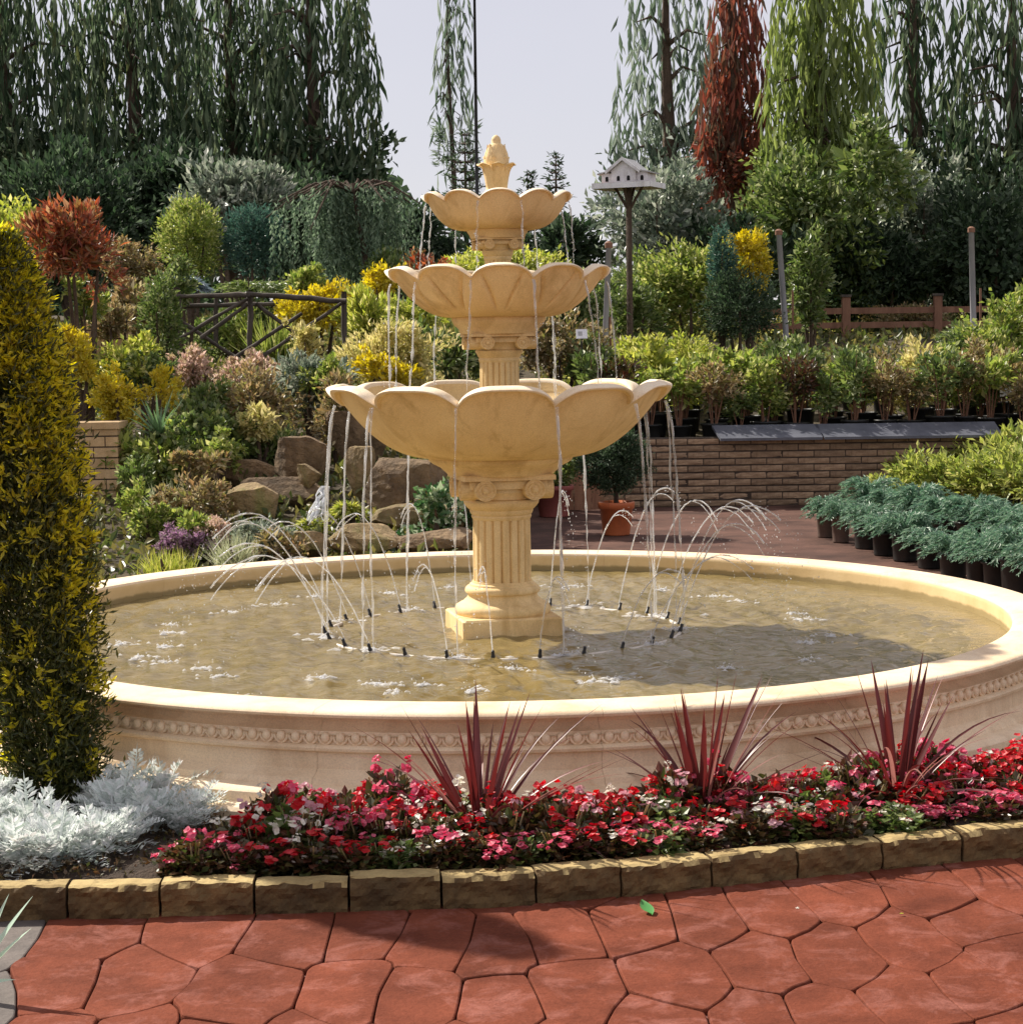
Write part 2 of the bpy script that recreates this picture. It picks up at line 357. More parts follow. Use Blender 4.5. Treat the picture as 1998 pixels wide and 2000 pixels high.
def crown(fol, rng, c, r, Ln, Wd, k=1.5, clump=.28, up=.25, lump=.18, zmin=None, cap=14000, nclump=None):
    """leaf clumps spread through an ellipsoid's outer half: uneven outline, gaps, light and dark clumps"""
    c = np.array(c, float); r = np.array(r, float)
    area = 4 * math.pi * (((r[0]*r[1])**1.6 + (r[0]*r[2])**1.6 + (r[1]*r[2])**1.6) / 3) ** (1 / 1.6)
    n = int(min(cap, k * area / (Ln * Wd * .5)))
    if nclump is None: nclump = int(np.clip(n / 60, 8, 160))
    d = rdir(rng, nclump); rad = rng.uniform(.62, 1.0, nclump) ** .7 * (1 + rng.normal(0, lump, nclump))
    cc = d * rad[:, None]
    idx = rng.integers(0, nclump, n)
    cl = clump * rng.uniform(.6, 1.25, nclump)[idx]
    q = cc[idx] + rng.normal(size=(n, 3)) * cl[:, None] * .55
    inner = rng.random(n) < .14
    q[inner] = rdir(rng, inner.sum()) * rng.uniform(.1, .75, inner.sum())[:, None]
    if zmin is not None: q[:, 2] = np.maximum(q[:, 2], zmin + rng.random(n) * .1)
    pos = c + q * r
    out = unit(q / (r / r.max()))
    ax = out * .8 + rdir(rng, n) * .8 + np.array([0, 0, up])
    nr = out + rdir(rng, n) * .7 + np.array([0, 0, .5])
    s = rng.uniform(.65, 1.3, n); s[inner] *= 1.5
    fol.leaves(pos, ax, nr, Ln * s, Wd * s)
    return fol

def sprays(fol, rng, c, r, nspray, per, Ln, Wd, arch=.5, rise=.6, sp=.5):
    """arching feathery shoots, as a spreading juniper or a heather has"""
    for i in range(nspray):
        az = rng.uniform(0, 2 * math.pi); ln = rng.uniform(.6, 1.1)
        h = rng.uniform(.3, 1.0)
        t = np.linspace(.12, 1, per)
        rr = t * ln * math.cos(h * .9); zz = rise * h * np.sin(t * 1.7) * 1.0 - arch * t**2 * (1 - h * .4) * .6
        ctr = np.stack([math.cos(az) * rr * r[0], math.sin(az) * rr * r[1], zz * r[2]], 1) + np.array(c)
        tang = unit(np.gradient(ctr, axis=0))
        for s_ in (-1, 1):
            side = np.array([-math.sin(az), math.cos(az), .25]) * s_
            ax = tang + side * sp + rng.normal(size=(per, 3)) * .22
            fol.leaves(ctr, ax, np.tile([0, 0, 1.], (per, 1)) + rng.normal(size=(per, 3)) * .5, Ln * rng.uniform(.7, 1.2, per), Wd)
    return fol

def strands(fol, rng, tops, lens, Ln, Wd, gap, sway=.06, spread=.5):
    """hanging strands of narrow leaves"""
    for p, l in zip(tops, lens):
        m = max(2, int(l / gap)); t = np.linspace(0, 1, m)
        ctr = np.stack([p[0] + np.cumsum(rng.normal(0, sway * gap, m)), p[1] + np.cumsum(rng.normal(0, sway * gap, m)), p[2] - t * l], 1)
        ax = np.tile([0, 0, -1.], (m, 1)) + rng.normal(size=(m, 3)) * np.array([spread, spread, .1]) * .45
        fol.leaves(ctr, ax, rng.normal(size=(m, 3)) + np.array([0, -.8, .2]), Ln * rng.uniform(.6, 1.3, m), Wd * rng.uniform(.7, 1.3, m), wide=.5)
    return fol

# ================================================================== THE SETTING
xs = np.concatenate([np.linspace(-90, -12, 14), np.linspace(-11, 11, 150), np.linspace(12, 90, 14)])
ys = np.concatenate([np.linspace(-15, 9.5, 12), np.linspace(10, 18.3, 60), np.array([18.42, 18.46]), np.linspace(18.7, 45, 90), np.linspace(48, 300, 20)])
XX, YY = np.meshgrid(xs, ys); ZZ = terrain(XX, YY)
V = np.stack([XX, YY, ZZ], -1).reshape(-1, 3); nx = len(xs)
jj, ii = np.meshgrid(np.arange(len(ys) - 1), np.arange(nx - 1), indexing='ij'); q = (jj * nx + ii).ravel()
tag(mkn('ground', V, np.stack([q, q + 1, q + nx + 1, q + nx], 1), M_terrain, smooth=True), kind='structure')

# kerb line (front foot of the kerb on the paving)
kpx = [(-420, 1806), (-150, 1803), (0, 1799), (300, 1792), (600, 1785), (973, 1773), (1250, 1751), (1447, 1729), (1700, 1703), (1998, 1676), (2250, 1652), (2500, 1630), (2800, 1604)]
kpt = [G(x, y, 0) for x, y in kpx]
KX = np.array([p.x for p in kpt]); KY = np.array([p.y for p in kpt])
def kerb_y(x): return float(np.interp(x, KX, KY))

# flower bed soil, from the kerb back under the basin foot
gx = np.linspace(-3.2, 3.2, 90); gt = np.linspace(0, 1, 30)
V = []
rs = np.random.default_rng(5)
for t in gt:
    for x in gx:
        y0 = kerb_y(x) + .05; y = y0 + t * (8.3 - y0)
        V.append((x, y, .072 + rs.normal(0, .006) + (.02 * math.sin(x * 7 + y * 5)) - (.03 if t == 0 else 0)))
n = len(gx)
F = [(j*n+i, j*n+i+1, (j+1)*n+i+1, (j+1)*n+i) for j in range(29) for i in range(n - 1)]
tag(mk('flower_bed', V, F, M_soil, smooth=True), kind='structure')

# --- paving of irregular stamped slabs: every slab is a piece of its own
pav_seeds = [(120,1921),(249,1905),(187,1830),(373,1815),(580,1822),(477,1946),(705,1815),(684,1946),(849,1838),(968,1853),(1087,1825),(807,1957),(983,1967),(1118,1936),
 (1239,1801),(1385,1795),(1322,1905),(1488,1871),(1509,1780),(1633,1751),(1633,1863),(1778,1834),(1820,1747),(1903,1801),(1965,1726),(1923,1925),(1778,1954),(1990,1871),(1488,2008),
 (1633,1995),(1290,2010),(-60,1850),(-70,1990),(60,2040),(230,2060),(400,2060),(590,2050),(720,2070),(900,2070),(1080,2060),(1200,2090),(1400,2100),(1560,2110),(1720,2100),(1860,2060),(2030,2010),(2120,1900),(2110,1790),(2090,1710)]
seeds = [(G(x, y, 0).x, G(x, y, 0).y) for x, y in pav_seeds]
rs = np.random.default_rng(11); SY = .47            # the slabs are laid long side toward the viewer
gxs = np.arange(-2.6, 2.9, .27)
for iy in range(-7, 12):
    for ix, x in enumerate(gxs):
        p = (x + (.13 if iy % 2 else 0) + rs.normal(0, .03), 4.2 + iy * .46 + rs.normal(0, .04))
        if min((p[0]-s[0])**2 + ((p[1]-s[1])*SY)**2 for s in seeds) > .2**2 and 2.6 < p[1] < 6.6: seeds.append(p)
def cell(i):
    cx, cy = seeds[i][0], seeds[i][1]*SY; poly = [(cx-.6, cy-.6), (cx+.6, cy-.6), (cx+.6, cy+.6), (cx-.6, cy+.6)]
    for j, (sx, sy) in enumerate((q[0], q[1]*SY) for q in seeds):
        if j == i or (sx-cx)**2 + (sy-cy)**2 > 1.4: continue
        mx, my, nx_, ny_ = (cx+sx)/2, (cy+sy)/2, sx-cx, sy-cy
        out = []
        for k in range(len(poly)):
            a, b = poly[k], poly[(k+1) % len(poly)]
            da = (a[0]-mx)*nx_ + (a[1]-my)*ny_; db = (b[0]-mx)*nx_ + (b[1]-my)*ny_
            if da <= 0: out.append(a)
            if da * db < 0:
                t = da / (da - db); out.append((a[0]+(b[0]-a[0])*t, a[1]+(b[1]-a[1])*t))
        poly = out
        if len(poly) < 3: return []
    return [(q[0], q[1]/SY) for q in poly]
def inset(poly, d):
    n = len(poly); out = []
    for k in range(n):
        p0, p1, p2 = Vector(poly[k-1]), Vector(poly[k]), Vector(poly[(k+1) % n])
        e1, e2 = (p1-p0), (p2-p1)
        if e1.length < 1e-6 or e2.length < 1e-6: continue
        n1 = Vector((-e1.y, e1.x)).normalized(); n2 = Vector((-e2.y, e2.x)).normalized()
        b = n1 + n2
        if b.length < .2: continue
        b.normalize(); out.append(tuple(p1 + b * (d / max(.35, b.dot(n1)))))
    return out
def chaikin(poly, r=.22):
    out = []
    for k in range(len(poly)):
        a, b = Vector(poly[k]), Vector(poly[(k+1) % len(poly)])
        out += [tuple(a.lerp(b, r)), tuple(a.lerp(b, 1 - r))]
    return out
def wobble(poly, amp):
    out = []
    for k in range(len(poly)):
        a, b = Vector(poly[k]), Vector(poly[(k+1) % len(poly)])
        out.append(tuple(a))
        if (b - a).length > .05:
            m = (a + b) / 2; key = math.sin(m.x * 91.7 + m.y * 57.3) * amp
            d = (b - a).normalized(); 
            if d.x < 0 or (d.x == 0 and d.y < 0): d = -d
            out.append(tuple(m + Vector((-d.y, d.x)) * key))
    return out
pav = mk('paving', [(-9, -6, -.016), (9, -6, -.016), (9, 7, -.016), (-9, 7, -.016)], [(0, 1, 2, 3)], M_joint); tag(pav, kind='structure')
for i, sd in enumerate(seeds):
    p = cell(i)
    if len(p) < 3: continue
    p = wobble(p, .012)
    area = .5 * sum(p[k-1][0]*p[k][1] - p[k][0]*p[k-1][1] for k in range(len(p)))
    if area < .005: continue
    o = chaikin(chaikin(inset(p, .0008 + rs.random() * .0012), .10), .25)
    if len(o) < 6: continue
    tp = inset(o, .0016)
    tp2 = inset(o, .0045)
    if len(tp) != len(o) or len(tp2) != len(o): tp = o; tp2 = o
    cx, cy = sd; tx, ty, dz = rs.normal(0, .006), rs.normal(0, .006), rs.normal(0, .0012)
    zz = lambda q, z: (q[0], q[1], z + dz + (q[0]-cx)*tx + (q[1]-cy)*ty)
    n = len(o)
    Vv = [zz(q, -.03) for q in o] + [zz(q, -.007) for q in o] + [zz(q, -.0018) for q in tp] + [zz(q, 0) for q in tp2]
    Ff = [(r*n+k, r*n+(k+1) % n, (r+1)*n+(k+1) % n, (r+1)*n+k) for r in range(3) for k in range(n)] + [tuple(3*n+k for k in range(n))]
    G0 = G(20, 1900, 0)
    sl = mk('paving_slab', Vv, Ff, M_grey_paver if (cx < G(30, 1900, 0).x and cy > 4.4) else M_paver, pav, smooth=False)

# --- kerb of split-faced blocks
kerb = bpy.data.objects.new('kerb', None); C.objects.link(kerb); tag(kerb, kind='structure')
joints = [-430, -235, -50, 131, 313, 497, 682, 863, 1048, 1215, 1391, 1559, 1724, 1880, 2035, 2190, 2345, 2500, 2655, 2800]
def kerb_foot(px):
    y = float(np.interp(px, [k[0] for k in kpx], [k[1] for k in kpx])); return G(px, y, 0)
for j in range(len(joints) - 1):
    A, B = kerb_foot(joints[j]), kerb_foot(joints[j+1])
    d = (B - A); ln = d.length; d.normalize(); nrm = Vector((-d.y, d.x, 0))
    g = .004; nu, nv, nw = 16, 7, 5
    h = .093 + rs.normal(0, .003); dep = .088 + rs.normal(0, .004)
    Vv, idx = [], {}
    def put(u, v, w):
        k = (u, v, w)
        if k in idx: return idx[k]
        fu, fv, fw = u / nu, v / nv, w / nw
        p = A + d * (g + (ln - 2*g) * fu) + nrm * (dep * fw) + Vector((0, 0, -.02 + (h + .02) * fv))
        s = p * 17; 
        nz = math.sin(s.x*1.7+s.z*2.3)*math.sin(s.x*.9-s.z*3.1+s.y) + .6*math.sin(s.x*4.1+s.z*5.7) + rs.normal(0, .35)
        if w == 0: p += nrm * (nz * .0062 + (.008 if v == nv else 0) + (.004 if u in (0, nu) else 0))
        if v == nv: p.z += nz * .0013 - (.004 if w in (0, nw) else 0) - (.002 if u in (0, nu) else 0)
        idx[k] = len(Vv); Vv.append(tuple(p)); return idx[k]
    Ff = []
    for u in range(nu):
        for v in range(nv): Ff.append((put(u,v,0), put(u+1,v,0), put(u+1,v+1,0), put(u,v+1,0))); Ff.append((put(u,v,nw), put(u,v+1,nw), put(u+1,v+1,nw), put(u+1,v,nw)))
        for w_ in range(nw): Ff.append((put(u,nv,w_), put(u+1,nv,w_), put(u+1,nv,w_+1), put(u,nv,w_+1)))
    for v in range(nv):
        for w_ in range(nw):
            Ff.append((put(0,v,w_), put(0,v+1,w_), put(0,v+1,w_+1), put(0,v,w_+1))); Ff.append((put(nu,v,w_), put(nu,v,w_+1), put(nu,v+1,w_+1), put(nu,v+1,w_)))
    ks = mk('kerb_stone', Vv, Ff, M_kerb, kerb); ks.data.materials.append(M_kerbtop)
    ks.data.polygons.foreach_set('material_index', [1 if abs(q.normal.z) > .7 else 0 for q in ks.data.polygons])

# --- brown paving behind the fountain, right up to the retaining wall
V = []; nxp, nyp = 60, 60
for j in range(nyp):
    for i in range(nxp):
        x = -.1 + 11 * i / (nxp - 1); y = 7.6 + 10.9 * j / (nyp - 1); V.append((x, y, .001 + .0015 * math.sin(x * 5) * math.sin(y * 4)))
F = [(j*nxp+i, j*nxp+i+1, (j+1)*nxp+i+1, (j+1)*nxp+i) for j in range(nyp-1) for i in range(nxp-1)]
tag(mk('rear_paving', V, F, M_backpave, smooth=True), kind='structure')

# ================================================================== FOUNTAIN BASIN
FC = P(974.5, 665, 8.5); FX, FY = FC.x, 8.5
basin = thing('fountain_basin', 'wide round cream stone basin holding the pool around the tiered fountain', 'basin', (FX, FY, 0))
prof = [(2.57, 0), (2.57, .100), (2.56, .112), (2.515, .120), (2.51, .152), (2.495, .166), (2.44, .172), (2.432, .190), (2.40, .200), (2.386, .212),
        (2.383, .266), (2.402, .274), (2.405, .284), (2.396, .290), (2.372, .292), (2.368, .334), (2.352, .337), (2.336, .345), (2.328, .358), (2.334, .372), (2.356, .381),
        (2.396, .384), (2.412, .388), (2.416, .397), (2.410, .405), (2.392, .410), (2.30, .412), (2.225, .411), (2.208, .407), (2.20, .397), (2.198, .38), (2.20, .20), (2.20, 0)]
NSEG = 16
egg = MB(); egg.lathe([(.0005, -.021), (.008, -.018), (.014, -.008), (.0155, .002), (.013, .012), (.007, .018), (.0005, .02)], 10)
ring = [(.021 * math.cos(t), 0, .023 * math.sin(t) + .002) for t in np.linspace(math.radians(160), math.radians(380), 12)]
egg.tube(ring, .0055, 5)
egg_o = egg.build('egg_ornament', M_basin, None, True); egg_me = egg_o.data; bpy.data.objects.remove(egg_o)
for sidx in range(NSEG):
    a0 = 2*math.pi*(sidx + .35)/NSEG; a1 = a0 + 2*math.pi/NSEG; gap = .0006/2.4
    nst = 14; Vv = []; Ff = []; m = len(prof)
    for i in range(nst + 1):
        t = a0 + gap + (a1 - a0 - 2*gap) * i / nst
        for r, z in prof: Vv.append((r*math.cos(t), r*math.sin(t), z))
    for i in range(nst):
        for k in range(m):
            k2 = (k+1) % m; Ff.append((i*m+k, (i+1)*m+k, (i+1)*m+k2, i*m+k2))
    Ff.append(tuple(range(m))); Ff.append(tuple(reversed(range(nst*m, (nst+1)*m))))
    seg = mk('basin_segment', Vv, Ff, M_basin, basin)
    seg.data.materials.append(M_inner); kin = [i for i, q in enumerate(prof) if q == (2.20, .397)][0]
    seg.data.polygons.foreach_set('material_index', [1 if (q < nst*m and q % m >= kin and q % m < m-1) else 0 for q in range(len(Ff))])
    mod = seg.data; mod.polygons.foreach_set('use_smooth', [True]*len(mod.polygons))
    try: mod.set_sharp_from_angle(angle=math.radians(38))
    except Exception: pass
    tm = (a0 + a1) / 2
    if math.sin(tm) < .25:
        ne = 18
        for kx in range(ne):
            t = a0 + (a1 - a0) * (kx + .5) / ne
            share('egg_ornament', egg_me, seg, (2.376*math.cos(t), 2.376*math.sin(t), .3135), (0, 0, t + math.pi/2), (1.05, .95, .95))

# pool water
WZ = .315
VAL = [math.radians(-90 + 2.5 + 180/11 + 360/11*k) for k in range(11)]      # where the bowls' petals meet
rs = np.random.default_rng(21)
nr, nth = 180, 900
rr = np.linspace(.02, 2.215, nr); tt = np.arange(nth) * 2*math.pi/nth
RR, TT = np.meshgrid(rr, tt, indexing='ij'); X = RR*np.cos(TT); Y = RR*np.sin(TT); H = np.zeros_like(X)
for k in range(60):
    lam = rs.uniform(.045, .20); an = rs.uniform(0, 2*math.pi); ph = rs.uniform(0, 6.3)
    H += .0062*lam*np.sin((X*math.cos(an)+Y*math.sin(an))*2*math.pi/lam + ph + 1.5*np.sin(X*2.3+Y*1.7+ph)) 
land = [(.77*math.cos(t), .77*math.sin(t)) for t in VAL] + [(1.5*math.cos(t), 1.5*math.sin(t)) for t in np.linspace(0, 2*math.pi, 22, endpoint=False)]
for lx, ly in land:
    dd = np.hypot(X-lx, Y-ly); H += .0022*np.exp(-dd/.16)*np.sin(dd*70 + rs.uniform(0, 6))
H *= 1-.75*sstep(1.85, 2.2, RR)
V = np.stack([X, Y, H], -1).reshape(-1, 3)
jj, ii = np.meshgrid(np.arange(nr-1), np.arange(nth), indexing='ij'); i2 = (ii+1) % nth
F = np.stack([jj*nth+ii, (jj+1)*nth+ii, (jj+1)*nth+i2, jj*nth+i2], -1).reshape(-1, 4)
pool = mkn('pool_water', V, F, M_water, smooth=True); pool.location = (FX, FY, WZ)
tag(pool, 'rippled olive brown water filling the round stone basin', 'water', kind='structure')

# ================================================================== TIERED FOUNTAIN
ft = thing('tiered_fountain', 'three tiered buff stone fountain with scalloped petal bowls on fluted columns', 'fountain', (FX, FY, 0))
YAW = math.radians(12)
RZ = Matrix.Rotation(YAW, 4, 'Z')
# plinth: square block with eased edges
def eased_block(h, z0, z1, b, name, mat, parent, yaw):
    Vv = []; ring = lambda hw, z: [(-hw+b, -hw, z), (hw-b, -hw, z), (hw, -hw+b, z), (hw, hw-b, z), (hw-b, hw, z), (-hw+b, hw, z), (-hw, hw-b, z), (-hw, -hw+b, z)]
    for hw, z in ((h, z0), (h, z1-b), (h-b, z1)): Vv += [Matrix.Rotation(yaw, 4, 'Z') @ Vector(p) for p in ring(hw, z)]
    Ff = [(r*8+k, r*8+(k+1) % 8, (r+1)*8+(k+1) % 8, (r+1)*8+k) for r in range(2) for k in range(8)] + [tuple(16+k for k in range(8))]
    return mk(name, Vv, Ff, mat, parent)
eased_block(.222, .05, .392, .008, 'plinth', M_stone, ft, YAW)
def lathe_part(name, prof, n=56, parent=None, mat=None):
    o = MB().lathe(prof, n, capb=True, capt=True).build(name, mat or M_stone, parent or ft, True)
    try: o.data.set_sharp_from_angle(angle=math.radians(40))
    except Exception: pass
    return o
lathe_part('column_base', [(.205, .388), (.212, .398), (.215, .412), (.208, .43), (.19, .441), (.176, .446), (.172, .452), (.160, .462), (.155, .474), (.158, .484), (.166, .488), (.168, .494),
                           (.166, .506), (.157, .515), (.148, .518), (.146, .525), (.136, .53), (.134, .538)])
def fluted(name, r, z0, z1, nf=20, depth=.09):
    n = nf*10; prof = [(z0, 1), (z0+(z1-z0)*.02, 1), (z0+(z1-z0)*.5, 1.0), (z1-(z1-z0)*.02, .985), (z1, .985)]
    Vv = []; 
    for z, k in prof:
        for i in range(n):
            t = 2*math.pi*i/n; f = (i % 10)/10; dx = abs(f-.5)*2           # 0 mid stave .. 1 groove
            g = max(0, (dx-.72)/.28)
            Vv.append((r*k*(1-depth*g**.8 + .012*(1-dx*dx))*math.cos(t), r*k*(1-depth*g**.8 + .012*(1-dx*dx))*math.sin(t), z))
    Ff = [(j*n+i, j*n+(i+1) % n, (j+1)*n+(i+1) % n, (j+1)*n+i) for j in range(len(prof)-1) for i in range(n)]
    return mk(name, Vv, Ff, M_stone, ft, False)
fluted('shaft', .128, .53, .818)
lathe_part('necking', [(.127, .812), (.131, .818), (.134, .826), (.131, .833), (.136, .838), (.141, .848), (.141, .857), (.147, .861), (.158, .872), (.166, .884), (.168, .893), (.163, .902), (.150, .906)])

vol = MB()
vol.lathe([(1, 0), (1, 1.0), (.97, 1.06), (.88, 1.06), (.84, .98), (.66, .98), (.62, 1.06), (.5, 1.06), (.46, .98), (.32, .98), (.28, 1.08), (.15, 1.15), (.001, 1.17)], 24)
vo = vol.build('volute', M_stone, None, True); vol_me = vo.data
try: vol_me.set_sharp_from_angle(angle=math.radians(35))
except Exception: pass
bpy.data.objects.remove(vo)
def capital(z0, z1, rc, rn):
    h = z1 - z0
    lathe_part('echinus', [(rn, z0), (rn*1.06, z0+.05*h), (rn*1.05, z0+.16*h), (rn*1.12, z0+.30*h), (rc*.66, z0+.50*h), (rc*.70, z0+.74*h)])
    cap = eased_block(rc*.88, z0+.80*h, z1, .005, 'capital', M_stone, ft, YAW)
    eased_block(rc*.74, z0+.46*h, z0+.798*h, .004, 'bolster', M_stone, ft, YAW)
    for f in range(4):
        A = YAW + f*math.pi/2
        for s in (-1, 1):
            vr = h*.40
            M = Matrix.Rotation(A, 4, 'Z') @ Matrix.Translation((s*rc*.47, -rc*.60, z0+.44*h)) @ Matrix.Rotation(math.pi/2, 4, 'X')
            o = share('volute', vol_me, cap); o.matrix_local = M @ Matrix.Diagonal((vr, vr, rc*.27, 1))
def soffit(zs): lathe_part('bowl_foot', zs)

def bowl(zb, rb, zt, R, drop, relief=0.0, pw=2.4, bend=1.6, ribs=0.0):
    k = R/.766; lip = .026*k; Rw = R - .044*k; NP, NU, NS = 11, 40, 26
    n = NP*NU; rows = []
    def rim(u): return zt - lip - drop*abs(u)**pw
    us = []; th = []
    for p in range(NP):
        for j in range(NU):
            u = -1 + 2*j/NU; us.append(u); th.append(VAL[0] + (p + j/NU)*2*math.pi/NP)
    def row(fn): rows.append([fn(u) for u in us])
    for s in range(NS+1):
        f = s/NS; ph = f
        def fn(u, f=f, ph=ph):
            rw = Rw*(1-.036*abs(u)**(pw+.3)*f)
            r = rb + (rw-rb)*f - .013*k*f*abs(u)**9 + ribs*k*math.cos(u*math.pi*5)*f*(1-f)*4*abs(u)**1.2
            z = zb + (rim(u)-zb)*f**bend
            if relief:
                for uc in (.10+.62*f*f, ):
                    dd = abs(abs(u)-uc)/.075
                    if dd < 1 and f > .35: r -= relief*(1-dd*dd)*min(1, (f-.35)*5)*min(1, (1.02-f)*8)
            return (r, z)
        row(fn)
    def off(dr, dz, pinch=1.0):
        def fn(u):
            rw = Rw*(1-.036*abs(u)**(pw+.3)) - .013*k*abs(u)**9; q = 1-.45*abs(u)**6
            return (rw + dr*k*q, rim(u) + dz*k)
        row(fn)
    for dr, dz in ((.008,.000),(.026,.002),(.040,.004),(.045,.007),(.046,.011),(.041,.015),(.026,.020),(.008,.025),(-.012,.027),(-.024,.022),(-.032,.008),(-.044,-.03)): off(dr, dz)
    zw = zt - lip - drop - .004*k
    row(lambda u: (Rw*.86, zw-.035*k)); row(lambda u: (Rw*.60, zw-.055*k)); row(lambda u: (.02, zw-.06*k))
    Vv = [(r*math.cos(t), r*math.sin(t), z) for rw in rows for (r, z), t in zip(rw, th)]
    Ff = [(j*n+i, j*n+(i+1) % n, (j+1)*n+(i+1) % n, (j+1)*n+i) for j in range(len(rows)-1) for i in range(n)]
    Ff.append(tuple(reversed(range(n))))
    o = mk('bowl', Vv, Ff, M_stone, ft, True); o.data.materials.append(M_lip)          # paler stone paints the sun onto the lip
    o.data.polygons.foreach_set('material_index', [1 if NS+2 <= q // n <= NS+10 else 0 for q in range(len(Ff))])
    try: o.data.set_sharp_from_angle(angle=math.radians(50))
    except Exception: pass
    wv = []; 
    for i in range(80):
        t = 2*math.pi*i/80; wv.append((Rw*.90*math.cos(t), Rw*.90*math.sin(t), zw + .002*k*math.sin(9*t)))
    wv.append((0, 0, zw)); mk('water', wv, [(i, (i+1) % 80, 80) for i in range(80)], M_water, o, True)
    return zw

capital(.902, 1.018, .232, .142)
soffit([(.236, 1.014), (.242, 1.022), (.268, 1.046), (.300, 1.062), (.318, 1.076), (.322, 1.088), (.318, 1.094)])
zw1 = bowl(1.090, .318, 1.418, .766, .066, relief=.0035, pw=3.6, bend=2.0, ribs=.0026)
fluted('shaft', .087, 1.28, 1.512)
lathe_part('necking', [(.086, 1.505), (.09, 1.512), (.092, 1.52), (.089, 1.527), (.093, 1.531), (.097, 1.54), (.104, 1.55), (.105, 1.558), (.098, 1.563)])
capital(1.56, 1.634, .166, .094)
soffit([(.168, 1.631), (.172, 1.637), (.178, 1.655), (.198, 1.672), (.206, 1.69), (.207, 1.702), (.203, 1.708)])
zw2 = bowl(1.704, .204, 1.925, .499, .050, relief=.018, pw=2.9, bend=2.15)
fluted('shaft', .058, 1.83, 1.957)
lathe_part('necking', [(.058, 1.952), (.061, 1.957), (.062, 1.964), (.060, 1.969), (.064, 1.973), (.068, 1.983), (.070, 1.992), (.066, 1.998)])
capital(1.996, 2.05, .115, .063)
soffit([(.117, 2.047), (.120, 2.052), (.124, 2.064), (.132, 2.074), (.135, 2.083), (.132, 2.088)])
zw3 = bowl(2.085, .131, 2.245, .333, .036, relief=.003, pw=2.3, bend=2.9)
# finial: ribbed urn, flared petals, closed bud
n = 72; prof = [(.050, 2.17), (.050, 2.236), (.055, 2.242), (.056, 2.250), (.050, 2.256), (.046, 2.262), (.047, 2.272), (.053, 2.31), (.061, 2.345), (.064, 2.358), (.05, 2.362)]
Vv = []
for r, z in prof:
    for i in range(n):
        t = 2*math.pi*i/n; rib = .94 + .06*abs(math.cos(t*6)) if 2.262 <= z <= 2.35 else 1
        Vv.append((r*rib*math.cos(t), r*rib*math.sin(t), z))
urn = mk('finial', Vv, [(j*n+i, j*n+(i+1) % n, (j+1)*n+(i+1) % n, (j+1)*n+i) for j in range(len(prof)-1) for i in range(n)], M_stone, ft, True)
def petal(rows, wid, name, parent, ang, mat=M_stone):
    Vv = []; m = 7
    for layer in (0, .004):
        for (r, z), wd in zip(rows, wid):
            for j in range(m):
                u = -1 + 2*j/(m-1); t = ang + u*wd
                rr_ = r - layer; Vv.append((rr_*math.cos(t), rr_*math.sin(t), z - .010*abs(u)**2*(1 if wd > .2 else 0)))
    R_ = len(rows); Ff = []
    for j in range(R_-1):
        for i in range(m-1):
            Ff.append((j*m+i, j*m+i+1, (j+1)*m+i+1, (j+1)*m+i)); b = R_*m; Ff.append((b+j*m+i, b+(j+1)*m+i, b+(j+1)*m+i+1, b+j*m+i+1))
    for i in range(m-1):
        a = (R_-1)*m+i; b = R_*m+a; Ff.append((a, a+1, b+1, b))
    for j in range(R_-1):
        for i in (0, m-1):
            a = j*m+i; b = R_*m+a; Ff.append((a, a+m, b+m, b))
    return mk(name, Vv, Ff, mat, parent, True)
for kq in range(7):
    petal([(.058, 2.345), (.066, 2.362), (.076, 2.372), (.086, 2.374), (.088, 2.368)], [.30, .38, .40, .30, .08], 'petal', urn, -math.pi/2 + .1 + kq*2*math.pi/7)
for kq in range(6):
    petal([(.050, 2.360), (.055, 2.378), (.054, 2.394), (.060, 2.402)], [.42, .46, .38, .10], 'petal', urn, -math.pi/2 - .25 + kq*2*math.pi/6)
for kq in range(6):
    petal([(.0535, 2.372), (.0555, 2.392), (.0505, 2.418), (.042, 2.440), (.040, 2.450), (.041, 2.456)], [.44, .48, .42, .30, .18, .04], 'petal', urn, -math.pi/2 + .27 + kq*2*math.pi/6)
bud = lathe_part('bud', [(.046, 2.36), (.050, 2.385), (.047, 2.41), (.038, 2.438), (.030, 2.455), (.024, 2.458), (.021, 2.462), (.021, 2.475), (.016, 2.488), (.006, 2.496), (.001, 2.497)], 24)

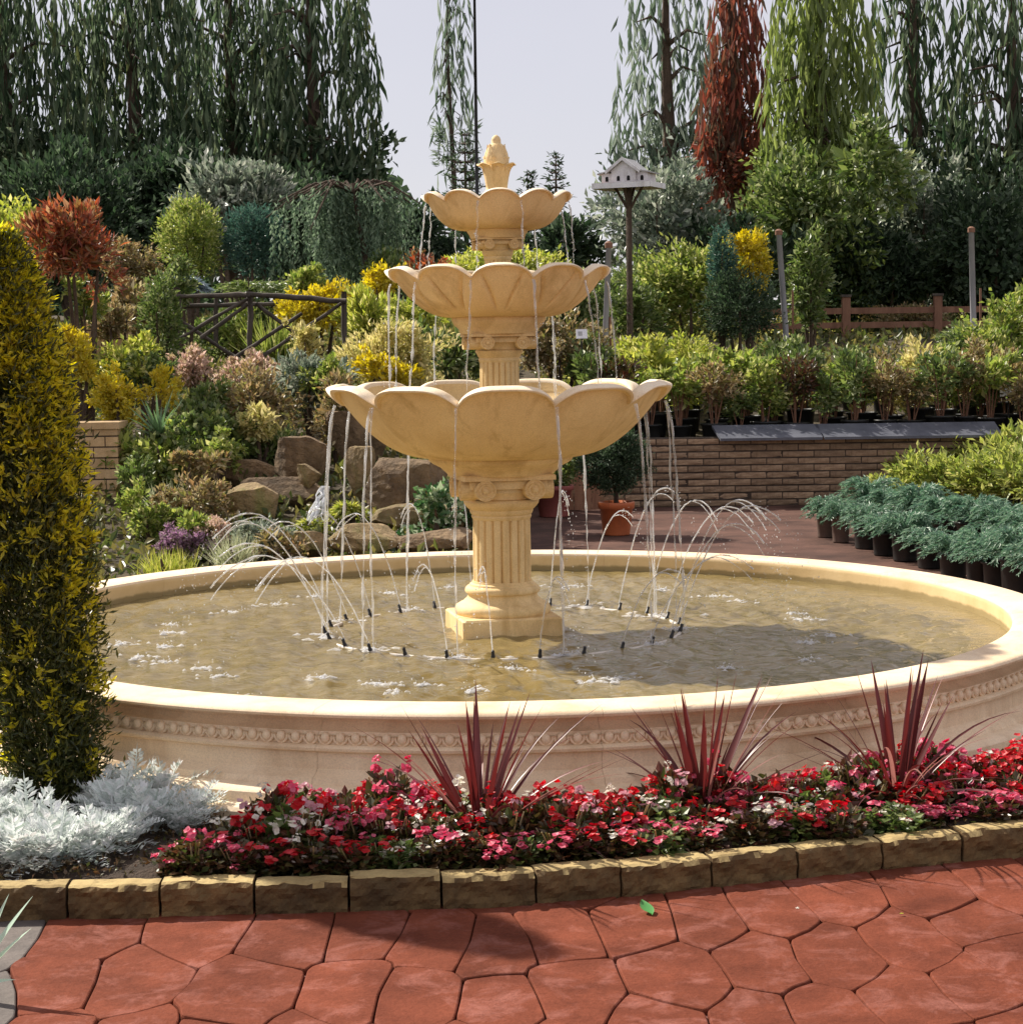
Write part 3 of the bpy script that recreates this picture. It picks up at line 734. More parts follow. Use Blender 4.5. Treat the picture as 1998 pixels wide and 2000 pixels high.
# ---------------------------------------------------------------- falling water
def stream(r0, t0, z0, z1, rad, seed, out, spread=0.0):
    rg = np.random.default_rng(seed); m = 26; s = np.linspace(0, 1, m); fall = s*(z0-z1)
    wob = np.cumsum(rg.normal(0, .0018, m)) ; wob2 = np.cumsum(rg.normal(0, .0018, m))
    r = r0 + out*np.sqrt(fall+1e-4) + wob
    pts = np.stack([r*np.cos(t0) - (wob2+spread*s)*np.sin(t0), r*np.sin(t0) + (wob2+spread*s)*np.cos(t0), z0-fall], 1)
    rd = rad*(1.35-.5*s)*(1+.6*rg.normal(0, 1, m)*(.3+s)); rd = np.clip(rd, rad*.12, rad*2.0)
    V_, F_ = tube_np(pts, rd, 6); return V_, np.array(F_), pts[-1]
def drops(rg, c, n, sp, size):
    Vs, Fs = [], []; o6 = np.array([(1,0,0),(-1,0,0),(0,1,0),(0,-1,0),(0,0,1),(0,0,-1)], float)
    f8 = np.array([(0,2,4),(2,1,4),(1,3,4),(3,0,4),(2,0,5),(1,2,5),(3,1,5),(0,3,5)])
    for k in range(n):
        p = np.array(c) + rg.normal(size=3)*sp; s_ = size*rg.uniform(.4, 1.2)
        Vs.append(p + o6*s_*np.array([1, 1, rg.uniform(1, 1.8)])); Fs.append(f8 + 6*k)
    return np.concatenate(Vs), np.concatenate(Fs)
def tris(F): return np.concatenate([F[:, [0, 1, 2]], F[:, [0, 2, 3]]])
def fall_object(name, label, group, r0, t0, z0, z1, rad, seed, out, strands_=1):
    rg = np.random.default_rng(seed); root = thing(name, label, 'water', (FX, FY, 0), 0, group)
    for k in range(strands_):
        V_, F_, end = stream(r0, t0 + (k-.5*(strands_-1))*.012, z0, z1, rad*(1 if k == 0 else .7), seed*7+k, out*(1-.3*k), rg.normal(0, .012))
        mkn('strand', V_, F_, M_fall, root, True)
    Vs, Fs, nn = [], [], 0
    V_, F_ = drops(rg, end + np.array([0, 0, .012]), 10, np.array([.018, .018, .012]), .0035); Vs.append(V_); Fs.append(F_+nn); nn += len(V_)
    for q_ in range(10):
        s_ = rg.uniform(.3, 1); pr = r0 + out*math.sqrt(s_*(z0-z1))
        V_, F_ = drops(rg, (pr*math.cos(t0), pr*math.sin(t0), z0-s_*(z0-z1)), 1, .010, .003); Vs.append(V_); Fs.append(F_+nn); nn += len(V_)
    tag(mkn('droplets', np.concatenate(Vs), np.concatenate(Fs), M_fall, root, True), kind='stuff')
    return root
WHERE = ['just right of centre', 'at its front right', 'at its right edge', 'at its rear right', 'at its back right', 'at its very back', 'at its back left', 'at its rear left', 'at its left edge', 'at its front left', 'just left of centre']
for k, t in enumerate(VAL):
    fall_object('water_stream', 'thin stream of water falling from the lowest bowl ' + WHERE[k], 'streams from the lowest bowl', .728, t, 1.33, WZ, .0046, 100+k, .075, 2 if k % 3 != 1 else 1)
    fall_object('water_stream', 'thin stream of water falling from the middle bowl ' + WHERE[k], 'streams from the middle bowl', .474, t, 1.853, zw1+.005, .0036, 200+k, .055, 2 if k % 4 == 0 else 1)
    if k % 2 == 0 or k in (3, 7):
        fall_object('water_stream', 'thin stream of water falling from the top bowl ' + WHERE[k], 'streams from the top bowl', .315, t, 2.19, zw2+.003, .0032, 300+k, .05, 1)

# nozzle ring under the jets
ringr = .79; NJ = 26
jr = thing('jet_ring', 'pale pipe ring with small black nozzles lying in the pool around the plinth', 'pipe', (FX, FY, WZ))
tor = [(ringr*math.cos(t), ringr*math.sin(t), -.006+.002*math.sin(5*t)) for t in np.linspace(0, 2*math.pi, 97)]
MB().tube(tor, .009, 8, False).build('pipe', M_pvc, jr, True)
noz = MB(); noz.lathe([(.009, -.012), (.009, .008), (.007, .010), (.007, .030), (.0055, .032), (.001, .032)], 10)
no = noz.build('nozzle', M_blackpipe, None, True); noz_me = no.data; bpy.data.objects.remove(no)
rs = np.random.default_rng(31)
ja = [2*math.pi*(k+.3)/NJ for k in range(NJ)]
for k, t in enumerate(ja):
    share('nozzle', noz_me, jr, (ringr*math.cos(t), ringr*math.sin(t), .004), (0, .35, t))
splash_spots = []
for k, t in enumerate(ja):
    az = (math.degrees(t) + 90 + 180) % 360 - 180                    # 0 = toward the camera
    if abs(az) < 46 and k not in (int(NJ*.75),): 
        if k % 2: continue
    hh = rs.uniform(.40, .56) * (.8 if abs(az) < 60 else 1); rng_ = rs.uniform(.58, .80); t2 = t + rs.normal(0, .06)
    m = 34; s = np.linspace(0, 1, m); r = ringr + rng_*s; z = WZ + .03 + 4*hh*s*(1-s) - .03*s
    pts = np.stack([r*np.cos(t+(t2-t)*s), r*np.sin(t+(t2-t)*s), z], 1) + np.cumsum(rs.normal(0, .0012, (m, 3)), 0)
    cut = int(m*rs.uniform(.62, .8)); rd = np.clip(.0029*(1+.3*s[:cut])*(1+.3*rs.normal(0, 1, cut)*s[:cut]), .002, .009)
    side_ = 'front' if abs(az) < 50 else ('back' if abs(az) > 130 else ('left' if az < 0 else 'right'))
    root = thing('water_jet', 'fine arcing jet of water rising from the %s of the nozzle ring' % side_, 'water', (FX, FY, 0), 0, 'water jets, %s of the ring' % side_)
    V_, F_ = tube_np(pts[:cut], rd, 6); mkn('arc', V_, F_, M_jet, root, True); Vs, Fs, nn = [], [], 0
    br = pts[cut-10:cut] + np.stack([np.zeros(10), np.zeros(10), -np.linspace(0, .05, 10)], 1)    # the jet frays past its crest
    V_, F_ = tube_np(br, .0025, 5); mkn('fray', V_, F_, M_jet, root, True)
    for q_ in range(cut-4, m):
        for _ in range(4):
            V_, F_ = drops(rs, pts[q_], 1, .012+.030*(q_-cut+4)/m, .0026); Vs.append(V_); Fs.append(F_+nn); nn += len(V_)
    tag(mkn('droplets', np.concatenate(Vs), np.concatenate(Fs), M_jet, root, True), kind='stuff')
    splash_spots.append((pts[-1][0], pts[-1][1], .035))
for t in VAL: splash_spots.append(((.712+.075*1.0)*math.cos(t), (.712+.075)*math.sin(t), .06))
for px, py in ((395,1308),(620,1326),(735,1338),(825,1340),(1000,1308),(1200,1328),(240,1260),(270,1285),(480,1370)):
    g_ = G(px, py, WZ); splash_spots.append((g_.x-FX, g_.y-FY, .045))
def splash(x, y, rad, seed):
    rg = np.random.default_rng(seed); Vs, Fs, nn = [], [], 0
    for k in range(16):                                              # foam flecks lying on the water
        a_ = rg.uniform(0, 6.28); d_ = abs(rg.normal(0, rad)); m = 7; c = np.array([d_*math.cos(a_)*1.4, d_*math.sin(a_), .006])
        rr_ = rad*rg.uniform(.10, .32)*(1+.4*rg.normal(size=m)); an = np.arange(m)*2*math.pi/m
        rim_ = np.stack([c[0]+rr_*np.cos(an)*1.5, c[1]+rr_*np.sin(an), np.full(m, .003)], 1)
        top = c + np.array([0, 0, rg.uniform(.002, .008)])
        Vs.append(np.vstack([rim_, top])); Fs.append(np.array([(i, (i+1) % m, m) for i in range(m)])+nn); nn += m+1
    V_, F_ = drops(rg, (0, 0, .012), 10, np.array([rad*.6, rad*.6, .010]), .0028); Vs.append(V_); Fs.append(F_+nn)
    o = mkn('splash', np.concatenate(Vs), np.concatenate(Fs), M_foam); o.location = (FX+x, FY+y, WZ)
    return o
for k, (x, y, rad) in enumerate(splash_spots):
    s_o = splash(x, y, rad*rs.uniform(.7, 1.2), 500+k); sd_ = ('left' if x < -.45 else ('right' if x > .45 else 'middle')) + (' front' if y < 0 else ' rear')
    tag(s_o, 'small white splash of foam on the %s part of the pool' % sd_, 'splash', 'splashes on the %s part of the pool' % sd_, 'stuff')

# ================================================================== FRONT BED
# --- golden columnar yew at the left
rs = np.random.default_rng(41)
yb = G(112, 1572, .075)
yew = thing('golden_yew', 'tall columnar golden yew standing beside the fountain basin', 'conifer', (yb.x, yb.y, .07))
fin, fout = Fol(), Fol()
def yew_axis(z): 
    t = np.clip(z / 2.0, 0, 1); return np.stack([-.145*t**1.5 + .0*t, np.zeros_like(t)], -1)
def yew_r(z): return np.interp(z, [0, .12, .35, .8, 1.2, 1.5, 1.70, 1.82, 1.90], [.112, .140, .162, .174, .166, .140, .104, .064, .024])
nc = 30                                     # upright shoots side by side make the fluted outline
shoots = [(rs.uniform(0, 6.28), rs.uniform(.55, 1.0), rs.uniform(-.1, .12)) for _ in range(nc)]
n = 46000
sh = rs.integers(0, nc, n); z = rs.uniform(.0, 1.90, n); aa = np.array([s[0] for s in shoots])[sh]; ra = np.array([s[1] for s in shoots])[sh]
rad = yew_r(z)*ra; ax_ = yew_axis(z)
j = rs.normal(size=(n, 2))*.030
x = ax_[:, 0] + rad*np.cos(aa) + j[:, 0]; y = ax_[:, 1] + rad*np.sin(aa) + j[:, 1]
pos = np.stack([x, y, z], 1)
outv = np.stack([np.cos(aa), np.sin(aa), np.zeros(n)], 1)
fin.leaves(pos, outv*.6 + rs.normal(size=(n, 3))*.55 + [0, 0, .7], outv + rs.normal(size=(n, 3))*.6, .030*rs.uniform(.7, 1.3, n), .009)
ns = 3000                                   # golden shoot tips in little rosettes
z0 = 1.90*rs.random(ns)**.62; sh = rs.integers(0, nc, ns); aa = np.array([s[0] for s in shoots])[sh] + rs.normal(0, .22, ns)
keep = rs.random(ns) < np.interp(z0, [0, .5, 1.1, 1.6, 2.1], [.14, .22, .40, .95, 1.0])
z0, aa = z0[keep], aa[keep]; ns = len(z0)
rad = yew_r(z0)*rs.uniform(.92, 1.13, ns); ax_ = yew_axis(z0)
ctr = np.stack([ax_[:, 0]+rad*np.cos(aa), ax_[:, 1]+rad*np.sin(aa), z0], 1); outv = np.stack([np.cos(aa), np.sin(aa), np.full(ns, .55)], 1)
for k in range(11):
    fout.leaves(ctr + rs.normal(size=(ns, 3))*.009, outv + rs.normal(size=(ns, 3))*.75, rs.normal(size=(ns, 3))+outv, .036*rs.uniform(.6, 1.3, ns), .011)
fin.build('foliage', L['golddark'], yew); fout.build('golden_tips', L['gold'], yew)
MB().tube([(0, 0, -.05), (.0, 0, .6), (-.05, 0, 1.2), (-.12, 0, 1.78)], [.03, .026, .018, .006], 8).build('stem', M_bark, yew)

# --- cordylines: every strap leaf is a piece
def strap_leaf(p0, az, el, ln, wd, droop, name, mat, parent, twist=0.0, seg=9):
    p = Vector(p0); d = Vector((math.cos(az)*math.cos(el), math.sin(az)*math.cos(el), math.sin(el))); pts = []; dirs = []
    for i in range(seg+1):
        pts.append(p.copy()); dirs.append(d.copy()); p = p + d*(ln/seg); d = (d + Vector((0, 0, -droop/seg))).normalized()
    Vv = []; Ff = []
    for i, (q, dd) in enumerate(zip(pts, dirs)):
        t = i/seg; wdt = wd*(.45+.55*min(1, t*4))*(1-t**2.2)+.0006
        side = dd.cross(Vector((0, 0, 1))); side = side.normalized() if side.length > .05 else Vector((-math.sin(az), math.cos(az), 0))
        side = (Matrix.Rotation(twist*(1-.5*t), 3, dd) @ side); up = side.cross(dd).normalized()
        for u, hgt in ((-.5, .22), (0, 0), (.5, .22)): Vv.append(q + side*wdt*u + up*wdt*hgt)
    for i in range(seg):
        for k in range(2): Ff.append((i*3+k, i*3+k+1, (i+1)*3+k+1, (i+1)*3+k))
    return mk(name, Vv, Ff, mat, parent, True)
L['cordpale'] = leafmat('cordyline_pale_leaf', [(.13, .05, .045), (.26, .13, .11)], .4, .35, .5)
for ci, (px, py, hgt, lab) in enumerate(((937, 1650, .47, 'dark red cordyline with spiky leaves, leftmost of three before the basin'),
                                         (1375, 1608, .45, 'dark red cordyline with spiky leaves, middle one of three before the basin'),
                                         (1752, 1580, .46, 'dark red cordyline with spiky leaves, rightmost of three before the basin'))):
    g_ = G(px, py, .08); rg = np.random.default_rng(700+ci)
    c = thing('cordyline', lab, 'cordyline', (g_.x, g_.y, .075), group='red cordylines in the front bed')
    for k in range(12):                     # stiff upright leaves
        az = rg.uniform(0, 6.28); el = math.radians(rg.uniform(56, 87)); ln = hgt*rg.uniform(.78, 1.10)
        strap_leaf((.012*math.cos(az), .012*math.sin(az), .02), az, el, ln, rg.uniform(.022, .032), rg.uniform(0, .12), 'leaf', L['cord'], c, rg.normal(0, .6))
    for k in range(34):                     # thin arching leaves
        az = rg.uniform(0, 6.28); el = math.radians(rg.uniform(28, 68)); ln = hgt*rg.uniform(.8, 1.2)
        strap_leaf((.015*math.cos(az), .015*math.sin(az), .01), az, el, ln, rg.uniform(.008, .015), rg.uniform(.3, 1.3), 'leaf', L['cordpale'] if k % 3 == 0 else L['cord'], c, rg.normal(0, .5))

# --- begonias
def blossom_mesh(mat, seed, size):
    rg = np.random.default_rng(seed); f = Fol()
    for k in range(7):
        c = rg.normal(size=3)*size*np.array([.55, .55, .42]); up = unit(c + np.array([0, 0, size*.9]) + rg.normal(size=3)*size*.4)
        a_ = unit(np.cross(up, [.3, .9, .1])); b_ = np.cross(up, a_)
        npet = 4; ang = rg.uniform(0, 6.28) + np.arange(npet)*2*math.pi/npet
        ax = np.cos(ang)[:, None]*a_ + np.sin(ang)[:, None]*b_ + up*.45
        f.leaves(np.tile(c, (npet, 1)), ax, np.tile(up, (npet, 1)), size*np.array([.75, .62, .75, .62]), size*.72, fold=.12, wide=.6)
    o = f.build('blossom', mat); me = o.data; bpy.data.objects.remove(o); return me
BL = {'red': [blossom_mesh(F_RED, s, .022) for s in range(4)], 'pink': [blossom_mesh(F_PINK, 10+s, .021) for s in range(3)],
      'white': [blossom_mesh(F_WHITE, 20+s, .016) for s in range(3)], 'rose': [blossom_mesh(F_ROSE, 30+s, .018) for s in range(2)]}
def begonia_foliage(seed, mat):
    rg = np.random.default_rng(seed); f = Fol(); n = 300
    q = rdir(rg, n)*rg.uniform(.35, 1, n)[:, None]; q[:, 2] = np.abs(q[:, 2])
    pos = q*np.array([.088, .088, .14]) + [0, 0, .012]
    f.leaves(pos, q + rg.normal(size=(n, 3))*.5 + [0, 0, .2], q + [0, 0, .9] + rg.normal(size=(n, 3))*.5, .034*rg.uniform(.6, 1.3, n), .028*rg.uniform(.7, 1.2, n), fold=.2, wide=.5)
    o = f.build('foliage', mat); me = o.data; bpy.data.objects.remove(o); return me
BF = [begonia_foliage(s, L['bronze']) for s in (50, 51, 52)] + [begonia_foliage(53, L['green'])]
def begonia_stem(seed):
    rg = np.random.default_rng(seed); m = MB()
    for k in range(5):
        a_ = rg.uniform(0, 6.28); m.tube([(0, 0, -.01), (.03*math.cos(a_), .03*math.sin(a_), .06), (.06*math.cos(a_), .06*math.sin(a_), .15)], [.004, .003, .002], 5)
    o = m.build('stem', L['rust']); me = o.data; bpy.data.objects.remove(o); return me
BS = [begonia_stem(60), begonia_stem(61)]
rs = np.random.default_rng(77); spots = []
for ix in range(60):
    px = 335 + ix*(2060-335)/34.0
    if px > 2420: break
    foot = kerb_foot(px); back = 2.60
    for row in range(4):
        x = foot.x + rs.normal(0, .018); y = foot.y + .185 + row*.125 + rs.normal(0, .02)
        if math.hypot(x-FX, y-FY) < 2.615: continue
        if px < 460 and (row > 1 or (px < 400 and row > 0)): continue
        spots.append((x, y, px, row))
for x, y, px, row in spots:
    far = px > 1800
    kind = rs.choice(['red', 'pink', 'white', 'mixed'], p=[.38, .22, .13, .27] if not far else [.58, .30, .02, .10])
    lab = {'red': 'red flowered begonia with bronze leaves in the bed before the fountain', 'pink': 'deep pink flowered begonia in the bed before the fountain',
           'white': 'white flowered begonia among the red ones in the front bed', 'mixed': 'begonia with red and pale pink flowers in the front bed'}[kind]
    zone = 'left of all cordylines' if px < 900 else ('between left and middle cordylines' if px < 1350 else ('between middle and right cordylines' if px < 1735 else 'right of all cordylines'))
    edge = ('next to the kerb', 'second from the kerb', 'third from the kerb', 'next to the basin')[row]
    lab = {'red': 'red begonia', 'pink': 'deep pink begonia', 'white': 'white begonia', 'mixed': 'red and pale pink begonia'}[kind] + ', ' + zone + ', ' + edge
    b = thing('begonia_plant', lab, 'begonia', (x, y, .07), rs.uniform(0, 6.28), kind + ' begonias in the front bed, ' + zone)
    sc_ = rs.uniform(.8, 1.15) ; hz_ = (.58, .80, .95, 1.02)[row]*(.84 if far else 1); b.scale = (sc_, sc_, sc_*hz_*rs.uniform(.85, 1.2))
    share('foliage', BF[3] if kind == 'white' or rs.random() < .12 else BF[rs.integers(3)], b); share('stem', BS[rs.integers(2)], b)
    nb = int(rs.integers(5, 11)) + (4 if far else 0)
    for k in range(nb):
        col = kind if kind != 'mixed' else rs.choice(['red', 'rose', 'white'])
        if kind == 'red' and rs.random() < .12: col = 'pink'
        me = BL[col][rs.integers(len(BL[col]))]; a_ = rs.uniform(0, 6.28); r_ = .088*math.sqrt(rs.random()); hz = .150 - 5*r_*r_ + rs.normal(0, .022)
        share('blossom', me, b, (r_*math.cos(a_), r_*math.sin(a_), hz), (rs.normal(0, .4), rs.normal(0, .4), rs.uniform(0, 6.28)), (rs.uniform(.5, 1.3),)*3)

# --- dusty miller
def miller_mesh(seed):
    rg = np.random.default_rng(seed); f = Fol()
    for k in range(52):
        az = rg.uniform(0, 6.28); el = math.radians(rg.uniform(8, 78)); ln = rg.uniform(.09, .17)
        d = np.array([math.cos(az)*math.cos(el), math.sin(az)*math.cos(el), math.sin(el)]); side = unit(np.cross(d, [0, 0, 1.])); up = np.cross(side, d)
        base = np.array([math.cos(az), math.sin(az), 0])*rg.uniform(0, .05) + [0, 0, rg.uniform(0, .09)]
        t = np.linspace(.3, .95, 6); ctr = base + d*(ln*t)[:, None] - np.array([0, 0, 1])*(t**2*ln*.25)[:, None]
        f.leaves(base[None], d[None]*1.0, up[None], np.array([ln]), np.array([.010]))
        for s in (-1, 1):
            f.leaves(ctr, d*.75 + side*s*.8 + up*.25 + rg.normal(size=(6, 3))*.15, np.tile(up, (6, 1)), .034*np.sin(t*2.9)*rg.uniform(.8, 1.2, 6)+.010, .013, fold=.1, wide=.62)
    o = f.build('foliage', L['silver']); me = o.data; bpy.data.objects.remove(o); return me
DM = [miller_mesh(s) for s in range(4)]
st = MB()
for k in range(6):
    a_ = k*1.05; st.tube([(0, 0, -.01), (.03*math.cos(a_), .03*math.sin(a_), .05), (.05*math.cos(a_), .05*math.sin(a_), .11)], [.006, .005, .003], 5)
so = st.build('stem', L['silver']); DMS = so.data; bpy.data.objects.remove(so)
rs = np.random.default_rng(90)
for px, py, s_ in ((-60,1690,1.1),(30,1690,1.1),(110,1685,1.15),(185,1672,1.05),(245,1655,.95),(-40,1640,1.2),(60,1640,1.1),(225,1620,1.15),(300,1622,1.1),(330,1575,1.1),(385,1600,.8),(350,1625,.75),(260,1575,1.1),(0,1590,1.1),(-90,1600,1.2),(200,1590,1.0)):
    g_ = G(px, py, .075); d = thing('dusty_miller', 'silver dusty miller ' + ('next to the kerb below the golden yew' if py > 1650 else ('right of the golden yew beside the basin' if px > 180 else 'crowded round the foot of the golden yew')), 'silver plant', (g_.x, g_.y, .07), rs.uniform(0, 6.28), 'dusty millers in the front bed, ' + ('kerb side' if py > 1650 else ('basin side' if px > 180 else 'round the yew')))
    d.scale = (s_*.9, s_*.9, s_*.78); share('foliage', DM[rs.integers(4)], d); share('stem', DMS, d)

# --- small things on the paving and in the corner
lf = G(1263, 1781, .004)
lv = []
for i in range(9):
    t = i/8; wdt = .018*math.sin(math.pi*min(1, t*.93+.05))
    for u in (-1, 0, 1): lv.append((u*wdt, (t-.5)*.075, .006 + .012*t*t + (.006 if u else 0)))
fl = mk('fallen_leaf', lv, [(i*3+k, i*3+k+1, i*3+k+4, i*3+k+3) for i in range(8) for k in range(2)], L['fallen'] if 'fallen' in L else leafmat('fallen_leaf', [(.05, .20, .05), (.07, .24, .06)], .3), None, True)
fl.location = (lf.x, lf.y, .002); fl.rotation_euler = (.1, 0, .35); tag(fl, 'single green leaf fallen on the red paving', 'leaf')
for px, py, lab in ((1556, 1774, 'tiny white petal lying on the red paving'), (1764, 1786, 'tiny pale green bud lying on the red paving')):
    g_ = G(px, py, .003); o = Fol().leaves(np.zeros((3, 3)), rdir(rs, 3)*[1, 1, .2], np.tile([0, 0, 1.], (3, 1)), .012, .008).build('fallen_petal', F_WHITE if 'white' in lab else L['lime'])
    o.location = (g_.x, g_.y, .004); tag(o, lab, 'petal')
cg = G(-62, 1950, 0)
cp = thing('strap_leaf_plant', 'pale green strap leaves poking in at the lower left corner', 'plant', (cg.x, cg.y, 0))
for az, el, ln, wd, dr in ((.10, 60, .30, .040, .25), (-.15, 52, .25, .036, .3), (.5, 68, .27, .034, .2), (2.6, 55, .24, .034, .6), (-.4, 35, .16, .03, .5)):
    strap_leaf((0, 0, 0), az, math.radians(el), ln, wd, dr, 'leaf', M_hose, cp, .5)


# ================================================================== GARDEN BEHIND
STEMCACHE = {}
def shrub(name, label, cat, box, d, mat, Ln=.055, Wd=.028, style='round', seed=None, k=1.5, group=None, depth=.85, up=.25, stem=True, base=None, lump=.18, cap=14000, clump=.28):
    x0, x1, y0, y1 = box; c = P((x0+x1)/2, (y0+y1)/2, d); rx = (x1-x0)/2*MP(d); rz = (y1-y0)/2*MP(d)
    gz = TZ(c.x, d) if base is None else base; gz = min(gz, c.z - rz*.6)
    root = thing(name, label, cat, (c.x, d, gz), 0, group); rg = np.random.default_rng(seed if seed is not None else abs(hash((x0, y0, 7))) % 99991)
    f = Fol(); cc = (0, 0, c.z-gz); r = (rx, max(.12, rx*depth), rz)
    if style == 'round':                       # a main dome and side lobes: an uneven, natural outline
        crown(f, rg, cc, tuple(np.array(r)*.86), Ln, Wd, k*.8, up=up, lump=lump+.06, cap=cap, clump=clump)
        for _ in range(3):
            o_ = rg.normal(size=3)*np.array([.42, .35, .34])*np.array(r); s_ = rg.uniform(.42, .66)
            crown(f, rg, tuple(np.array(cc)+o_), tuple(np.array(r)*s_), Ln*rg.uniform(.75, 1.25), Wd*rg.uniform(.75, 1.2), k*.8, up=up+rg.uniform(-.2, .5), lump=.25, cap=cap//3, clump=clump*1.2)
    elif style == 'fine': crown(f, rg, cc, r, Ln, Wd, k, clump=.2, up=.5, lump=.05, nclump=180, cap=cap)
    elif style == 'spray': sprays(f, rg, (0, 0, c.z-gz-rz*.7), (rx, max(.12, rx*depth), rz*1.7), int(90*k), 12, Ln, Wd)
    elif style == 'grass':
        n = int(260*k); az = rg.uniform(0, 6.28, n); el = rg.uniform(.55, 1.5, n)
        pos = np.stack([rg.normal(0, rx*.3, n), rg.normal(0, rx*.3, n), np.full(n, c.z-gz-rz)], 1)
        f.leaves(pos, np.stack([np.cos(az)*np.cos(el), np.sin(az)*np.cos(el), np.sin(el)], 1), rdir(rg, n)+[0, 0, .4], rz*2*rg.uniform(.6, 1.1, n), Wd, wide=.3)
    elif style == 'cone':
        area = math.pi*rx*math.hypot(rx, 2*rz)*1.2; n = int(min(cap, k*1.6*area/(Ln*Wd*.5))); t = 1-np.sqrt(rg.random(n)); az = rg.uniform(0, 6.28, n)
        lum = 1 + .16*np.sin(az*5+t*11)+.1*np.sin(az*9-t*17)
        rad = rx*(1-t)**.85*lum*rg.uniform(.7, 1.05, n); pos = np.stack([rad*np.cos(az), rad*np.sin(az)*depth, c.z-gz-rz+2*rz*t], 1)
        o_ = np.stack([np.cos(az), np.sin(az), np.full(n, .5)], 1)
        f.leaves(pos, o_+rg.normal(size=(n, 3))*.5, o_+rg.normal(size=(n, 3))*.6, Ln*rg.uniform(.7, 1.3, n), Wd)
    f.build('foliage', mat, root)
    if stem:
        m = MB(); top = c.z-gz
        for q_ in range(3):
            a_ = q_*2.1+.4; m.tube([(0, 0, -.06), (.25*rx*math.cos(a_), .25*rx*math.sin(a_), top*.55), (.5*rx*math.cos(a_), .5*rx*math.sin(a_), top+rz*.3)], [.02+rx*.02, .015+rx*.015, .006], 6)
        m.build('stem', M_bark, root)
    return root

def tree(name, label, cat, box, d, mat, hang=True, Ln=.40, Wd=.062, n_strand=120, seed=1, lower=None, trunk_px=None, group=None, gap=.16, Lr=.17, Wr=.085, k=1.0, trunk=True, tr=1.0):
    """tall tree: limbs from a tapered trunk; hanging strands of foliage and leafy clumps"""
    x0, x1, y0, y1 = box; c = P((x0+x1)/2, (y0+y1)/2, d); rx = (x1-x0)/2*MP(d); zt = P((x0+x1)/2, y0, d).z; zb = P((x0+x1)/2, y1, d).z
    tx = P(trunk_px if trunk_px else (x0+x1)/2, 665, d).x; gz = TZ(tx, d); rg = np.random.default_rng(seed)
    root = thing(name, label, cat, (tx, d, gz), 0, group)
    f = Fol(); ox = c.x-tx
    if hang:
        m = n_strand; u = rg.uniform(-1, 1, m); v = rg.uniform(-1, 1, m)
        zz = gz*0 + zt - gz - (zt-zb)*rg.random(m)**1.0*.85 - .6*np.abs(u)**2
        wide_ = .62+.38*np.clip((zt-gz-zz)/(zt-zb)*2.2, 0, 1)
        tops = np.stack([ox+u*rx*wide_, v*rx*.55, zz], 1); lens = np.minimum(rg.uniform(.5, 2.2, m), np.maximum(.3, zz-(zb-gz)+.3))
        strands(f, rg, tops, lens, Ln, Wd, gap, spread=.55)
    if lower is not None:
        ya, yb_ = lower; za = P(0, ya, d).z-gz; zb_ = P(0, yb_, d).z-gz
        crown(f, rg, (ox, 0, (za+zb_)/2), (rx, rx*.6, abs(za-zb_)/2), Lr, Wr, k, lump=.22, cap=9000)
    f.build('crown', mat, root)
    if trunk:
        H = zt-gz; m = MB(); m.tube([(0, 0, -.2), (.05, .02, H*.35), (-.04, 0, H*.7), (0, 0, H*1.0)], [.18*tr, .14*tr, .08*tr, .02*tr], 8)
        for q_ in range(16):
            a_ = rg.uniform(0, 6.28); z_ = H*rg.uniform(.35, .92); l_ = rx*rg.uniform(.5, .95)
            m.tube([(0, 0, z_), (l_*.5*math.cos(a_), l_*.4*math.sin(a_), z_+.25), (ox*.6+l_*math.cos(a_), l_*.6*math.sin(a_), z_+.15)], [.05*tr, .03*tr, .01], 5)
        m.build('trunk', M_bark, root)
    return root

# --- tall trees closing the view
tree('weeping_conifer', 'dark drooping conifer filling the upper left corner', 'tree', (-140, 200, -160, 470), 33, L['darkhang'], n_strand=470, seed=1, lower=(230, 520), k=1.5)
tree('weeping_conifer', 'dark olive drooping conifer, second from the upper left corner', 'tree', (130, 420, -170, 480), 34, L['darkhang'], n_strand=470, seed=2, lower=(235, 520), k=1.5)
tree('weeping_conifer', 'dark drooping conifer behind the green clipped cone', 'tree', (330, 600, -180, 470), 36, L['darkhang'], n_strand=380, seed=3, lower=(240, 500), k=1.3)
tree('weeping_conifer', 'dark drooping conifer at the edge of the open sky, above the weeping cedar', 'tree', (500, 745, -150, 450), 35, L['darkhang'], n_strand=330, seed=4, lower=(240, 470), k=1.2)
tree('slender_spruce', 'thin sparse spruce standing alone against the pale sky', 'tree', (848, 926, -120, 300), 36, L['willow'], n_strand=80, seed=5, lower=(240, 420), k=.30, gap=.3, Ln=.42, Wd=.05, Lr=.16, Wr=.03, tr=.35)
tree('weeping_willow', 'grey green willow with hanging strands behind the birdhouse', 'tree', (1195, 1420, -150, 420), 34, L['willow'], n_strand=170, seed=6, lower=(250, 520), k=.75)
tree('copper_tree', 'copper red tree between the willow and the lime green tree', 'tree', (1368, 1505, -150, 420), 31, L['redtree'], n_strand=170, seed=7, lower=(240, 430), k=1.0, Lr=.12, Wr=.07)
tree('lime_tree', 'lime green drooping tree beside the copper red tree', 'tree', (1490, 1715, -160, 330), 29.5, L['limehang'], n_strand=250, seed=8, lower=(245, 440), k=1.0, Lr=.11, Wr=.06)
tree('weeping_conifer', 'dark tree with bright gaps of sky, right of the lime green tree', 'tree', (1690, 1880, -150, 430), 33, L['darkhang'], n_strand=150, seed=9, lower=(260, 520), k=.9)
